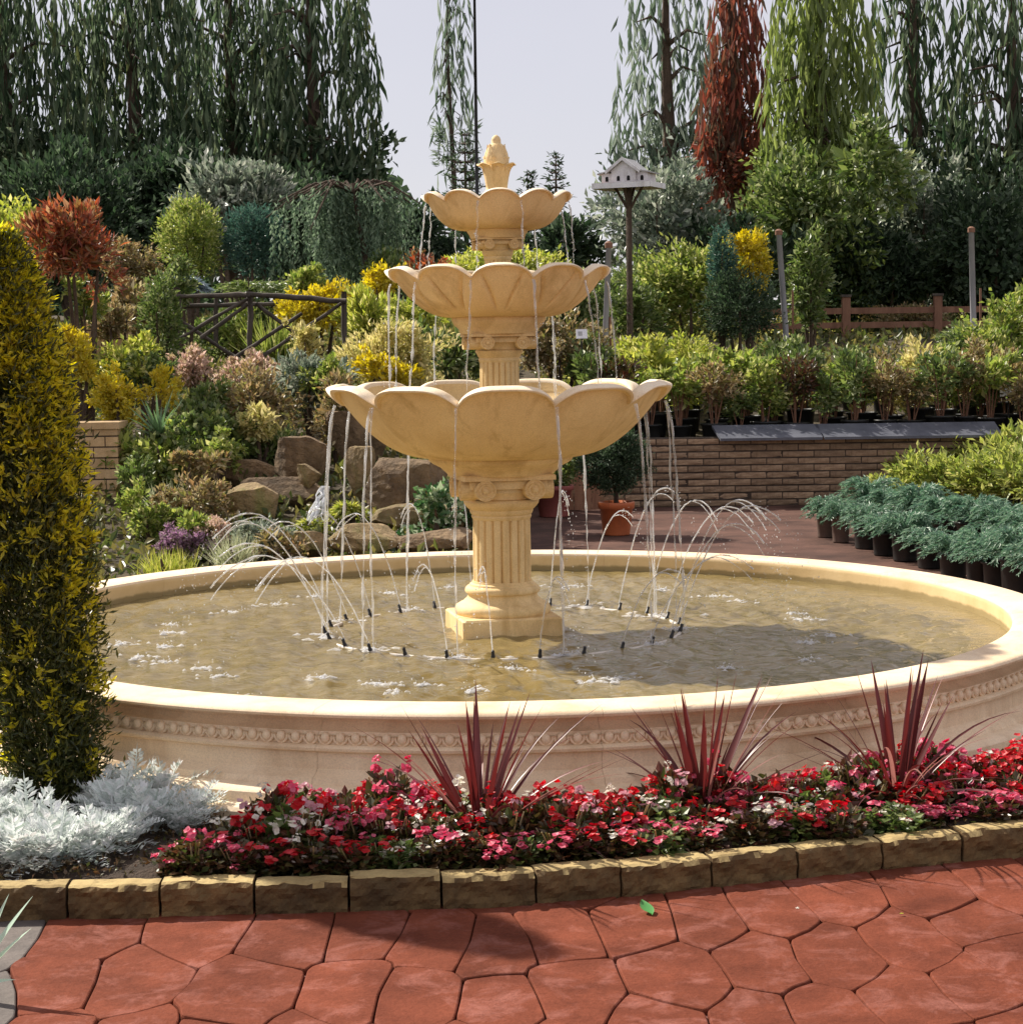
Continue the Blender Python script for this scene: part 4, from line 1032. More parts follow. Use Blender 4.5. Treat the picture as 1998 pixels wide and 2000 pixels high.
tree('weeping_conifer', 'dark green drooping tree in the upper right corner', 'tree', (1830, 2120, -150, 480), 32, L['darkhang'], n_strand=230, seed=10, lower=(250, 560), k=1.1)

f = Fol(); rg = np.random.default_rng(808)      # the wood far behind reads as one mass
for xa, xb, zt_, n in ((-22, -2.6, 6.2, 9000), (-2.6, 3.2, 4.0, 1800), (3.2, 24, 6.2, 8000)):
    x = rg.uniform(xa, xb, n); y = rg.uniform(46, 54, n); top = zt_*(.75+.14*np.sin(x*1.7)+.1*np.sin(x*3.9+1)); z = 1.6+(top-1.6)*rg.random(n)
    f.leaves(np.stack([x, y, z], 1), rdir(rg, n)+[0, 0, -.2], rdir(rg, n)+[0, -.8, .4], .42*rg.uniform(.6, 1.3, n), .24*rg.uniform(.6, 1.2, n))
tag(f.build('woodland', L['dark']), 'dark wood closing the view far behind the garden', 'woodland', kind='stuff')

# --- dark hedges and conifers between the garden and the trees
for box, d, mat, lab, nm in (
    ((-60, 330, 330, 560), 29, 'dark', 'very dark evergreen behind the red photinia', 'evergreen_shrub'),
    ((220, 470, 300, 500), 30, 'dark', 'dark evergreen mass behind the clipped green cone', 'evergreen_shrub'),
    ((330, 560, 320, 470), 27, 'grey', 'grey leaved shrub above the clipped green cone', 'grey_shrub'),
    ((440, 720, 330, 560), 28, 'dark', 'dark evergreen behind the weeping cedar', 'evergreen_shrub'),
    ((690, 900, 380, 560), 28, 'dark', 'dark conifer behind the top bowl on its left side', 'evergreen_shrub'),
    ((1030, 1200, 400, 560), 29, 'dark', 'dark green shrub behind the birdhouse post on its left side', 'evergreen_shrub'),
    ((1150, 1420, 330, 530), 28, 'grey', 'grey green shrub mass around the birdhouse post', 'grey_shrub'),
    ((1300, 1520, 420, 620), 27.5, 'dark', 'dark shrub behind the yellow bush', 'evergreen_shrub'),
    ((1440, 1720, 290, 520), 28, 'green', 'mid green leafy tree below the lime green tree', 'leafy_shrub'),
    ((1540, 1800, 400, 650), 29.5, 'dark', 'dark rhododendron behind the timber post fence', 'rhododendron'),
    ((1700, 1900, 300, 560), 30, 'grey', 'dark shrub with pale glossy leaves beside the pine', 'grey_shrub'),
    ((1800, 2080, 330, 640), 28.5, 'dark', 'dark pine beside the rightmost metal pole', 'pine')):
    shrub(nm, lab, 'shrub', box, d, L[mat], .13, .06, 'round', k=1.5, cap=9000)

# --- spruce tips and the thin mast against the sky
for box, d, lab in (((815, 1000, 250, 480), 30, 'open branched spruce behind the finial'), ((985, 1075, 330, 470), 31, 'small spruce to the right of the finial'), ((1040, 1130, 295, 470), 30, 'little spruce with a thin leader behind the top bowl')):
    x0, x1, y0, y1 = box; top = P((x0+x1)/2, y0, d); gz = TZ(top.x, d); H = top.z-gz; R_ = (x1-x0)/2*MP(d)
    t_ = thing('spruce', lab, 'tree', (top.x, d, gz)); rg = np.random.default_rng(int(x0)); f = Fol(); zb = P(0, y1, d).z-gz
    m = MB(); m.tube([(0, 0, -.1), (0, 0, H*.6), (0, 0, H)], [.06, .035, .006], 6)
    lev = np.linspace(zb*.7, H*.97, 15)
    for li, z_ in enumerate(lev):
        fr = 1-(z_-zb*.7)/(H-zb*.7); 
        for q_ in range(7):
            a_ = rg.uniform(0, 6.28); l_ = R_*(fr**.8)*rg.uniform(.7, 1.1)+.04; tip = np.array([l_*math.cos(a_), l_*math.sin(a_), z_+l_*rg.uniform(.1, .35)])
            m.tube([(0, 0, z_), tuple((np.array([0, 0, z_])*.5+tip*.5)+[0, 0, -.03]), tuple(tip)], [.014, .009, .003], 4)
            nn_ = max(5, int(l_/.028)); tt_ = rg.uniform(.15, 1.02, nn_)[:, None]; ps = np.array([0, 0, z_])*(1-tt_)+tip*tt_+rg.normal(size=(nn_, 3))*.02
            f.leaves(ps, unit(tip-[0, 0, z_])+rg.normal(size=(nn_, 3))*.55, rdir(rg, nn_)+[0, 0, .6], .10*rg.uniform(.6, 1.2, nn_), .028)
    f.build('crown', L['dark'], t_); m.build('trunk', M_bark, t_)
mp0 = P(926, -60, 26); mp1 = P(931, 330, 26)
mast = thing('thin_mast', 'thin dark mast rising behind the finial into the sky', 'mast', (mp1.x, 26, TZ(mp1.x, 26)))
gz = TZ(mp1.x, 26)
MB().tube([(0, 0, 0), (0, 0, mp1.z-gz), (mp0.x-mp1.x, 0, mp0.z-gz)], [.028, .024, .016], 8).build('pole', M_blackpipe, mast, True)
MB().lathe([(.06, 0), (.06, .05), (.03, .07)], 10, capb=True, capt=True).build('foot', M_blackpipe, mast)

# --- birdhouse on its post
bd = 22.0; bp = P(1228, 360, bd); bz = TZ(bp.x, bd)
BHS = .86
bh = thing('birdhouse', 'white gabled dovecote on a tall timber post against the trees', 'birdhouse', (bp.x, bd, bz), math.radians(-24))
h0 = (P(1228, 361, bd).z-bz)/BHS; bh.scale = (BHS,)*3
u_ = MP(bd)
MB().box(-.40, .40, -.27, .27, h0-.006, h0+.022).build('platform', M_redwood, bh)
for x0, x1, y0, y1 in ((-.40, .40, -.284, -.272), (-.40, .40, .272, .284), (-.414, -.402, -.284, .284), (.402, .414, -.284, .284)):
    MB().box(x0, x1, y0, y1, h0-.05, h0+.02).build('edge_board', M_white, bh)
hb = MB(); w2 = .17; hw, hg = .185, .315
hb.add([(-w2, -.20, h0+.023), (w2, -.20, h0+.023), (w2, -.20, h0+hw), (0, -.20, h0+hg), (-w2, -.20, h0+hw), (-w2, .20, h0+.023), (w2, .20, h0+.023), (w2, .20, h0+hw), (0, .20, h0+hg), (-w2, .20, h0+hw)],
       [(0, 1, 2, 3, 4), (9, 8, 7, 6, 5), (1, 6, 7, 2), (0, 4, 9, 5), (2, 7, 8, 3), (3, 8, 9, 4)])
hb.build('gabled_body', M_white, bh)
wl = MB(); wl.box(-.32, -w2-.002, -.16, .16, h0+.023, h0+.15).build('wing', M_white, bh)
MB().box(w2+.002, .32, -.16, .16, h0+.023, h0+.15).build('wing', M_white, bh)
def slab(name, a, b, y0, y1, th, mat):
    (xa, za), (xb, zb_) = a, b
    return mk(name, [(xa, y0, za), (xb, y0, zb_), (xb, y1, zb_), (xa, y1, za), (xa, y0, za+th), (xb, y0, zb_+th), (xb, y1, zb_+th), (xa, y1, za+th)],
              [(3, 2, 1, 0), (4, 5, 6, 7), (0, 1, 5, 4), (1, 2, 6, 5), (2, 3, 7, 6), (3, 0, 4, 7)], mat, bh)
slab('roof', (-.225, h0+.150), (-.001, h0+hg+.004), -.235, .235, .022, M_roofgrey); slab('roof', (.001, h0+hg+.004), (.225, h0+.150), -.235, .235, .022, M_roofgrey)
slab('barge_board', (-.235, h0+.135), (-.001, h0+hg-.008), -.252, -.237, .045, M_white); slab('barge_board', (.001, h0+hg-.008), (.235, h0+.135), -.252, -.237, .045, M_white)
slab('wing_roof', (-.37, h0+.135), (-.232, h0+.165), -.20, .20, .016, M_roofgrey); slab('wing_roof', (.232, h0+.165), (.37, h0+.135), -.20, .20, .016, M_roofgrey)
def arch(x, z, wd, hh, y):
    pts = [(x-wd, y, z), (x+wd, y, z), (x+wd, y, z+hh)] + [(x+wd*math.cos(t), y, z+hh+wd*math.sin(t)) for t in np.linspace(.3, 2.84, 7)] + [(x-wd, y, z+hh)]
    n_ = len(pts); V2 = pts + [(p[0], p[1]+.004, p[2]) for p in pts]
    return mk('entrance_hole', V2, [tuple(range(n_)), tuple(reversed(range(n_, 2*n_)))] + [(i, i+n_, (i+1) % n_+n_, (i+1) % n_) for i in range(n_)], M_dark, bh)
for x, y in ((-.07, -.206), (.07, -.206), (-.245, -.166), (.245, -.166)): arch(x, h0+.045, .020, .045, y)
MB().tube([(0, 0, -.2), (0, 0, h0-.01)], [.044, .038], 10).build('post', M_bark, bh)
for s, t_ in ((-1, 0), (1, 0), (0, -1), (0, 1)): MB().tube([(0, 0, h0-.34), (s*.2, t_*.2, h0-.012)], [.020, .020], 6).build('brace', M_bark, bh)

# --- metal poles
for pxt, pyt, pxb, pyb, d, rad, lab in ((1189, 480, 1180, 720, 19.6, .032, 'grey metal pole rising beside the middle bowl'), (1521, 455, 1536, 668, 23, .036, 'pale metal pole between yellow bush and timber fence'), (1897, 450, 1902, 665, 23, .036, 'pale metal pole at the right of the timber fence')):
    t0, b0 = P(pxt, pyt, d), P(pxb, pyb, d); gz = TZ(b0.x, d); gz = min(gz, b0.z)
    p = thing('metal_pole', lab, 'pole', (b0.x, d, gz), group='metal poles on the terrace')
    MB().tube([(0, 0, -.1), (0, 0, b0.z-gz), (t0.x-b0.x, 0, t0.z-gz)], [rad, rad, rad*.9], 10).build('shaft', M_galv, p, True)
    o = MB().lathe([(rad*1.25, 0), (rad*1.25, .05), (rad*.5, .07)], 10, capb=True, capt=True).build('cap', M_redwood, p); o.location = (t0.x-b0.x, 0, t0.z-gz-.02)
    o = MB().tube([(rad*2.3, -.01, -.05), (rad*2.0, -.01, (t0.z-gz)*.62)], .013, 6).build('stake', M_redwood, p)

# --- timber post and rail fence on the right, lawn beyond it
fd = 27.0
fx0, fx1 = P(1652, 660, fd).x, P(1831, 660, fd).x
fence = thing('post_fence', 'red brown timber post and rail fence at the back of the terrace', 'fence', ((fx0+fx1)/2, fd, TZ((fx0+fx1)/2, fd)))
gz = TZ((fx0+fx1)/2, fd)
zt = P(1652, 580, fd).z-gz
for x in (fx0, fx1, fx0-1.35, fx1+1.35):
    X_ = x-(fx0+fx1)/2; po = MB().box(X_-.055, X_+.055, -.055, .055, -.3, zt).build('post', M_redwood, fence)
    MB().box(X_-.07, X_+.07, -.07, .07, zt+.002, zt+.035).build('post_cap', M_oldwood, po)
for zf in (P(1700, 634, fd).z-gz, P(1700, 606, fd).z-gz):
    for a_, b_ in ((fx0-1.35, fx0), (fx0, fx1), (fx1, fx1+1.35)):
        MB().box(a_-(fx0+fx1)/2+.057, b_-(fx0+fx1)/2-.057, -.03, .03, zf-.045, zf+.04).build('rail', M_redwood, fence)
g0, g1 = P(1560, 650, 28), P(1960, 650, 28)
lw = []
for j in range(8):
    for i in range(16):
        x = 2.5 + 7*i/15; y = 27.6 + 5*j/7; lw.append((x, y, TZ(x, y)+.03))
lawn = mk('lawn', lw, [(j*16+i, j*16+i+1, (j+1)*16+i+1, (j+1)*16+i) for j in range(7) for i in range(15)], M_lawn, None, True); tag(lawn, kind='structure')

# --- rustic pole fence on the left
rd = 17.5
def pole_between(a, b, r, name, parent, off):
    m = 7; A_, B_ = Vector(a)-off, Vector(b)-off; rg = np.random.default_rng(int(abs(a[0]*1000)) % 9973)
    pts = [A_.lerp(B_, i/(m-1)) + Vector(rg.normal(size=3)*r*.16) for i in range(m)]
    return MB().tube(pts, [r*(1+.1*rg.normal()) for _ in range(m)], 8).build(name, M_oldwood, parent, True)
rf_off = Vector((P(500, 690, rd).x, rd, TZ(P(500, 690, rd).x, rd)))
rf = thing('rustic_fence', 'weathered rustic pole fence with crossed braces among the shrubs', 'fence', rf_off)
for x, yt, yb_ in ((345, 560, 745), (487, 568, 705), (672, 570, 725)): pole_between(P(x, yt, rd), P(x+2, yb_, rd), .026 if x != 345 else .034, 'post', rf, rf_off)
pole_between(P(345, 579, rd-.05), P(490, 576, rd-.05), .023, 'rail', rf, rf_off); pole_between(P(482, 575, rd-.05), P(676, 588, rd-.05), .023, 'rail', rf, rf_off)
for a_, b_ in (((348, 662), (484, 582)), ((350, 625), (470, 705)), ((452, 703), (590, 612)), ((500, 592), (600, 668)), ((515, 695), (668, 592)), ((392, 660), (484, 594))):
    pole_between(P(*a_, rd+.07 if a_[1] < b_[1] else rd-.10), P(*b_, rd+.07 if a_[1] < b_[1] else rd-.10), .017, 'brace', rf, rf_off)
for x, yt, yb_ in ((422, 575, 670), (570, 580, 690)): pole_between(P(x, yt, rd+1.1), P(x, yb_, rd+1.1), .024, 'post', rf, rf_off)
pole_between(P(345, 598, rd+1.1), P(600, 590, rd+1.1), .022, 'rail', rf, rf_off)

# --- brick retaining wall on the right: bricks laid one by one
wy = 18.2; wx0 = P(1128, 995, wy).x; wx1 = P(2500, 995, wy).x; wh = .660
wall = thing('retaining_wall', 'low brown brick retaining wall behind the paving', 'wall', ((wx0+wx1)/2, wy, 0)); wc = (wx0+wx1)/2
MB().box(wx0-wc+.004, wx1-wc-.004, .014, .20, 0, wh-.004).build('mortar_core', M_mortar, wall)
rs = np.random.default_rng(123); bl, bhh = .30, .0655
bricks = []
for v in range(4):
    nu, nv = 6, 3; Vv = []; Ff = []
    for jv in range(nv+1):
        for iu in range(nu+1):
            e_ = (.004 if iu in (0, nu) else 0)+(.005 if jv in (0, nv) else 0); Vv.append(((bl-.010)*(iu/nu-.5), e_+abs(rs.normal(0, .0035)), (bhh-.013)*(jv/nv-.5)))
    n0 = len(Vv); Vv += [(p[0], .10, p[2]) for p in Vv[:]]
    for jv in range(nv):
        for iu in range(nu): a_ = jv*(nu+1)+iu; Ff.append((a_, a_+1, a_+nu+2, a_+nu+1))
    ed = [i for i in range(nu+1)] + [j_*(nu+1)+nu for j_ in range(1, nv+1)] + [nv*(nu+1)+i for i in range(nu-1, -1, -1)] + [j_*(nu+1) for j_ in range(nv-1, 0, -1)]
    for a_, b_ in zip(ed, ed[1:]+ed[:1]): Ff.append((a_, a_+n0, b_+n0, b_))
    me = bpy.data.meshes.new('brick'); me.from_pydata(Vv, [], Ff); me.update(); me.materials.append(M_brick); bricks.append(me)
nb = 0
for cse in range(int(wh/bhh)):
    x = wx0-wc - (bl/2 if cse % 2 else 0)
    while x < wx1-wc-.02:
        xa, xb = max(x, wx0-wc), min(x+bl, wx1-wc)
        if xb-xa > .05 and nb < 300:
            share('brick', bricks[rs.integers(4)], wall, ((xa+xb)/2, rs.normal(0, .003), cse*bhh+bhh/2), (0, 0, rs.normal(0, .006)), ((xb-xa)/bl, 1, rs.uniform(.9, 1.05))); nb += 1
        x += bl
for a_, b_, yl, yr in ((1400, 1601, 846, 838), (1603, 1952, 838, 828)):
    A_, B_ = P(a_, yl, wy-.05), P(b_, yr, wy-.05); zc = wh+.004
    xa, xb = A_.x-wc, B_.x-wc
    mk('coping_plank', [(xa+.03, -.10, zc-.035), (xb+.02, -.10, zc-.035), (xb+.02, .22, zc+.075), (xa-.02, .22, zc+.075), (xa+.03, -.10, zc-.010), (xb+.02, -.10, zc-.010), (xb+.02, .22, zc+.10), (xa-.02, .22, zc+.10)],
       [(3, 2, 1, 0), (4, 5, 6, 7), (0, 1, 5, 4), (1, 2, 6, 5), (2, 3, 7, 6), (3, 0, 4, 7)], M_slate, wall)
# timber panel and buff brick piers
tp = P(1128, 990, 17.95); tpn = thing('timber_panel', 'reddish timber gate panel leaning behind the potted shrubs', 'panel', (tp.x, 17.95, 0))
for k_ in range(5): MB().box(-.20+k_*.084, -.122+k_*.084, -.012, .012, 0.01, .50-.02*k_).build('board', M_panel, tpn)
MB().box(-.20, .215, .014, .034, .08, .14).build('batten', M_panel, tpn)
def pier(name, label, x0, x1, y0, y1, d, parent=None):
    a_, b_ = P(x0, y1, d), P(x1, y0, d); wd = b_.x-a_.x; cx = (a_.x+b_.x)/2; gz = TZ(cx, d); gz = min(gz, a_.z); rg = np.random.default_rng(int(x0))
    t_ = thing(name, label, 'brick pier', (cx, d, gz)); H = b_.z-gz; MB().box(-wd/2+.008, wd/2-.008, .008, .27, 0, H-.01).build('mortar_core', M_mortar, t_)
    z = .0; c_ = 0
    while z < H-.02:
        cuts = [-wd/2, (-.02 if c_ % 2 else .06)*wd/.3, wd/2]
        for q_ in range(2): MB().box(cuts[q_]+.004, cuts[q_+1]-.004, rg.normal(0, .003), .285, z+.005, min(z+.070, H)).build('brick', M_buff_brick, t_)
        z += .0755; c_ += 1
    MB().box(-wd/2-.012, wd/2+.012, -.015, .30, H+.002, H+.05).build('cap_stone', M_buff_brick, t_)
pier('brick_pier', 'buff brick pier half hidden behind the golden yew', 150, 230, 838, 1000, 13.4)
pier('brick_pier', 'short buff brick pier in the shrubs below the red photinia', 163, 245, 632, 690, 17.0)

# --- rocks of the rockery
def rock(name, label, box, d, seed, mat, ry=.7, flat=.0, rot=0.0, group='boulders of the rockery'):
    x0, x1, y0, y1 = box; c = P((x0+x1)/2, (y0+y1)/2, d); rx = (x1-x0)/2*MP(d)*1.08; rz = (y1-y0)/2*MP(d)*1.12; rg = np.random.default_rng(seed)
    bm = bmesh.new(); bmesh.ops.create_icosphere(bm, subdivisions=4, radius=1.25)
    V_ = np.array([v.co[:] for v in bm.verts]); 
    pl = rdir(rg, 15); dist = rg.uniform(.62, .92, 15)
    pl = np.vstack([pl, [[0, 0, 1], [0, -1, .15], [.95, -.3, 0], [-.95, -.3, 0]]]); dist = np.append(dist, [.85, .85, .95, .95])
    for nrm_, dd in zip(unit(pl), dist):
        s_ = V_@nrm_-dd; V_ = V_-np.maximum(s_, 0)[:, None]*nrm_*.97
    hz = np.array([math.sin(v[0]*7+v[2]*5+seed)*math.sin(v[1]*6-v[2]*8)+.5*math.sin(v[0]*17+v[1]*13+v[2]*15) for v in V_]); V_ = V_*(1+.022*hz)[:, None]
    cr, sr = math.cos(rot), math.sin(rot); V_ = V_*np.array([rx, rx*ry, rz]); V_ = np.stack([V_[:, 0]*cr+V_[:, 2]*sr, V_[:, 1], -V_[:, 0]*sr+V_[:, 2]*cr], 1)
    me = bpy.data.meshes.new(name); bm.to_mesh(me); bm.free(); me.vertices.foreach_set('co', V_.astype(np.float32).ravel()); me.update(); me.materials.append(mat)
    o = bpy.data.objects.new(name, me); C.objects.link(o); o.location = c; return tag(o, label, 'boulder', group)
rock('boulder', 'large dark boulder above the little waterfall', (525, 645, 850, 945), 13.4, 1, M_rock)
rock('boulder', 'brown boulder sloping down beside the little waterfall', (470, 640, 925, 1015), 13.0, 2, M_rock, rot=.12)
rock('boulder', 'rounded tan boulder with moss at the foot of the rockery', (425, 555, 940, 1020), 12.6, 3, M_rock_moss)
rock('boulder', 'flat brown ledge stone left of the large dark boulder', (395, 535, 895, 955), 13.6, 4, M_rock)
rock('boulder', 'mossy boulder just right of the little waterfall', (672, 730, 870, 980), 13.1, 5, M_rock_moss)
rock('boulder', 'tan wedge shaped boulder under the lowest bowl, left of the column', (700, 860, 885, 985), 12.7, 6, M_rock, rot=-.1)
rock('boulder', 'long mossy slab beneath the wedge shaped boulder', (700, 905, 985, 1042), 12.3, 7, M_rock_moss, rot=.02)
rock('boulder', 'low brown slab just behind the basin rim, left of the column', (640, 790, 1020, 1090), 11.8, 8, M_rock_moss)
rock('boulder', 'dark flat slab just behind the basin rim near the column', (780, 915, 1030, 1090), 11.7, 9, M_rock)
rock('boulder', 'low tan stone behind the basin rim under the waterfall', (540, 640, 1035, 1085), 11.8, 10, M_rock_moss)
rock('boulder', 'small brown stone wedged beside the large dark boulder', (575, 625, 905, 950), 12.9, 11, M_rock_moss)
rock('boulder', 'dark boulder behind the wedge shaped one', (640, 760, 800, 900), 14.2, 12, M_rock)
wf = MB(); rg = np.random.default_rng(55)
for q_ in range(7):
    pts = []
    for i in range(10):
        t = i/9; cpt = P(634-24*t+rg.normal(0, 2)+(q_-3)*(2.2+3.2*t), 950+75*t, 12.38-.22*t); pts.append((cpt.x, cpt.y+rg.normal(0, .006), cpt.z))
    wf.tube(pts, [.008*rg.uniform(.5, 1.6) for _ in pts], 6)
o = wf.build('little_waterfall', M_casc, None, True)
tag(o, 'little waterfall tumbling between the boulders', 'waterfall')
o = splash(0, 0, .09, 901); sp_ = P(605, 1035, 12.3); o.location = sp_; tag(o, 'white froth at the foot of the little waterfall', 'froth')
rs = np.random.default_rng(66)
pv, pf = [], []
for k in range(46):
    g_ = P(rs.uniform(1015, 1085), rs.uniform(1010, 1090), 11.6); y = rs.uniform(11.4, 12.6); x = rs.uniform(-.02, .24)
    bm = bmesh.new(); bmesh.ops.create_icosphere(bm, subdivisions=1, radius=1); s_ = rs.uniform(.015, .04)
    me = bpy.data.meshes.new('pebble'); bm.to_mesh(me); bm.free(); me.polygons.foreach_set('use_smooth', [True]*len(me.polygons)); me.materials.append(M_pebble)
    o = bpy.data.objects.new('pebble', me); C.objects.link(o); o.scale = (s_*rs.uniform(.8, 1.3), s_, s_*.7); o.rotation_euler = tuple(rs.uniform(0, 3, 3)); o.location = (x, y, max(TZ(x, y), 0)+.012+rs.random()*.03)
    tag(o, 'pale pebble in the little heap behind the basin, right of the column', 'pebble', 'pebbles behind the basin')

# --- shrubs and plants of the left garden
S = shrub
S('photinia', 'red leaved photinia standard behind the golden yew', 'shrub', (70, 238, 400, 575), 15, L['red'], .085, .022, k=1.3, up=.6)
S('leafy_shrub', 'green and yellow shrub left of the red photinia', 'shrub', (-50, 120, 380, 560), 16, L['lime'], .06, .032)
S('golden_shrub', 'bright yellow shrub showing at the left edge behind the yew', 'shrub', (-70, 70, 470, 620), 14.5, L['yellow'], .05, .026)
S('clipped_cone', 'clipped lime green conifer cone under the dark trees', 'conifer', (312, 432, 390, 540), 22, L['fresh'], .05, .018, 'fine', k=1.6)
S('globe_conifer', 'blue green rounded conifer beside the clipped lime cone', 'conifer', (436, 556, 405, 535), 22, L['blue'], .05, .018, 'fine', k=1.6)
S('juniper_mat', 'low green juniper carpet beneath the clipped conifers', 'juniper', (395, 600, 520, 585), 20, L['green'], .06, .016, 'spray', k=1.4)
S('blue_juniper', 'low blue grey juniper above the rustic fence', 'juniper', (312, 410, 515, 575), 19, L['bluegrey'], .07, .016, 'spray', k=1.0)
S('conical_evergreen', 'dark green narrow evergreen at the end of the rustic fence', 'conifer', (272, 352, 540, 740), 16.4, L['green'], .05, .02, 'fine', k=1.5)
S('golden_shrub', 'yellow shrub behind the end of the rustic fence', 'shrub', (570, 690, 535, 660), 18.6, L['yellow'], .06, .026)
S('golden_shrub', 'yellow green shrub between rustic fence and middle bowl', 'shrub', (668, 800, 560, 690), 18.2, L['lime'], .07, .022, up=.7)
S('iris_clump', 'upright green leaves behind the rustic fence braces', 'plant', (480, 600, 600, 720), 18.4, L['fresh'], .3, .02, 'grass', k=1.0)
S('cream_shrub', 'cream and yellow variegated shrub left of the middle bowl', 'shrub', (690, 860, 625, 765), 15.5, L['cream'], .055, .022)
S('leafy_shrub', 'green shrub between the cream shrub and the lowest bowl', 'shrub', (800, 950, 640, 760), 16.5, L['green'], .075, .028)
S('spirea', 'pale pink flowered shrub under the rustic fence', 'shrub', (420, 560, 690, 770), 15.4, L['pink'], .04, .022)
S('spirea', 'dusty pink flowered shrub beside the narrow evergreen', 'shrub', (335, 430, 680, 760), 15.6, L['pink'], .04, .02)
S('leafy_shrub', 'olive green shrub right of the pink shrubs, above the boulders', 'shrub', (530, 690, 690, 810), 14.8, L['grey'], .05, .024)
S('rusty_shrub', 'rusty green shrub above the large dark boulder', 'shrub', (400, 600, 725, 860), 14.4, L['rust'], .045, .022)
S('leafy_shrub', 'deep green shrub left of the large dark boulder', 'shrub', (300, 530, 800, 905), 14, L['green'], .055, .03)
S('leafy_shrub', 'fresh green shrub just right of the brick pier', 'shrub', (225, 420, 830, 950), 13.6, L['fresh'], .05, .026)
S('leafy_shrub', 'yellow tipped shrub behind the top of the brick pier', 'shrub', (160, 300, 655, 760), 15, L['lime'], .045, .022)
S('euphorbia', 'rounded yellow green euphorbia above the brick pier', 'shrub', (180, 292, 720, 835), 14.2, L['yellow'], .035, .022)
S('rusty_shrub', 'brown flowered shrub on the short brick pier', 'shrub', (170, 275, 590, 660), 16.6, L['rust'], .05, .018)
S('leafy_shrub', 'shrub with reddish stems below the lowest bowl, left', 'shrub', (600, 720, 740, 880), 14.3, L['rust'], .05, .018)
S('leafy_shrub', 'variegated green mound at the foot of the brick pier', 'shrub', (240, 345, 970, 1075), 12.2, L['fresh'], .035, .02)
S('leafy_shrub', 'trailing rusty foliage between the mound and the tan boulder', 'shrub', (320, 450, 930, 1040), 12.4, L['rust'], .04, .018)
S('heather', 'purple flowering heather behind the basin', 'heather', (300, 385, 1025, 1085), 11.8, L['purple'], .025, .012, k=1.3)
S('heather', 'pink flowering heather beside the purple one', 'heather', (385, 450, 1010, 1065), 11.9, L['pink'], .025, .012, k=1.3)
S('grass_tuft', 'pale feathery grass tuft behind the basin', 'grass tuft', (405, 510, 1035, 1115), 11.4, L['grass'], .1, .007, 'grass', k=1.6)
S('grass_tuft', 'olive grass tuft behind the basin rim next to the yew', 'grass tuft', (255, 395, 1065, 1130), 11.3, L['lime'], .1, .007, 'grass', k=1.3)
S('grass_tuft', 'thin grey bladed clump in front of the deep green shrub', 'grass tuft', (285, 350, 930, 1010), 12.5, L['grass'], .1, .012, 'grass', k=.25)
S('low_herb', 'grey green herb mound behind the basin below the tan boulder', 'herb', (455, 560, 1010, 1085), 11.7, L['grey'], .03, .015)
S('ivy_patch', 'white edged ivy between the boulders and the column', 'ivy', (795, 915, 945, 1060), 12.0, L['ivy'], .04, .032, k=1.0)
S('fern', 'yellow green fern at the edge of the waterfall', 'fern', (570, 640, 1000, 1045), 12.2, L['lime'], .06, .015, 'spray', k=.4)
S('leafy_shrub', 'red tinged shrub behind the fluted neck of the top column', 'shrub', (780, 880, 490, 560), 22, L['red'], .07, .028)
S('golden_shrub', 'yellow green shrub behind the top column neck', 'shrub', (860, 1090, 480, 580), 23, L['lime'], .07, .03)
S('leafy_shrub', 'green shrub left of the top column neck', 'shrub', (700, 800, 480, 590), 21, L['green'], .07, .03)
S('leafy_shrub', 'dark shrub filling the gap under the middle bowl, right side', 'shrub', (1010, 1180, 600, 740), 19.5, L['rust'], .06, .025)
S('leafy_shrub', 'green shrub behind the middle bowl, right side', 'shrub', (1030, 1200, 520, 660), 22, L['green'], .07, .03)
S('leafy_shrub', 'green shrub filling the bank behind the rustic fence', 'shrub', (380, 560, 580, 700), 20, L['green'], .07, .03)
S('leafy_shrub', 'shady green shrub between photinia and narrow evergreen', 'shrub', (200, 330, 540, 660), 19, L['rust'], .06, .03)
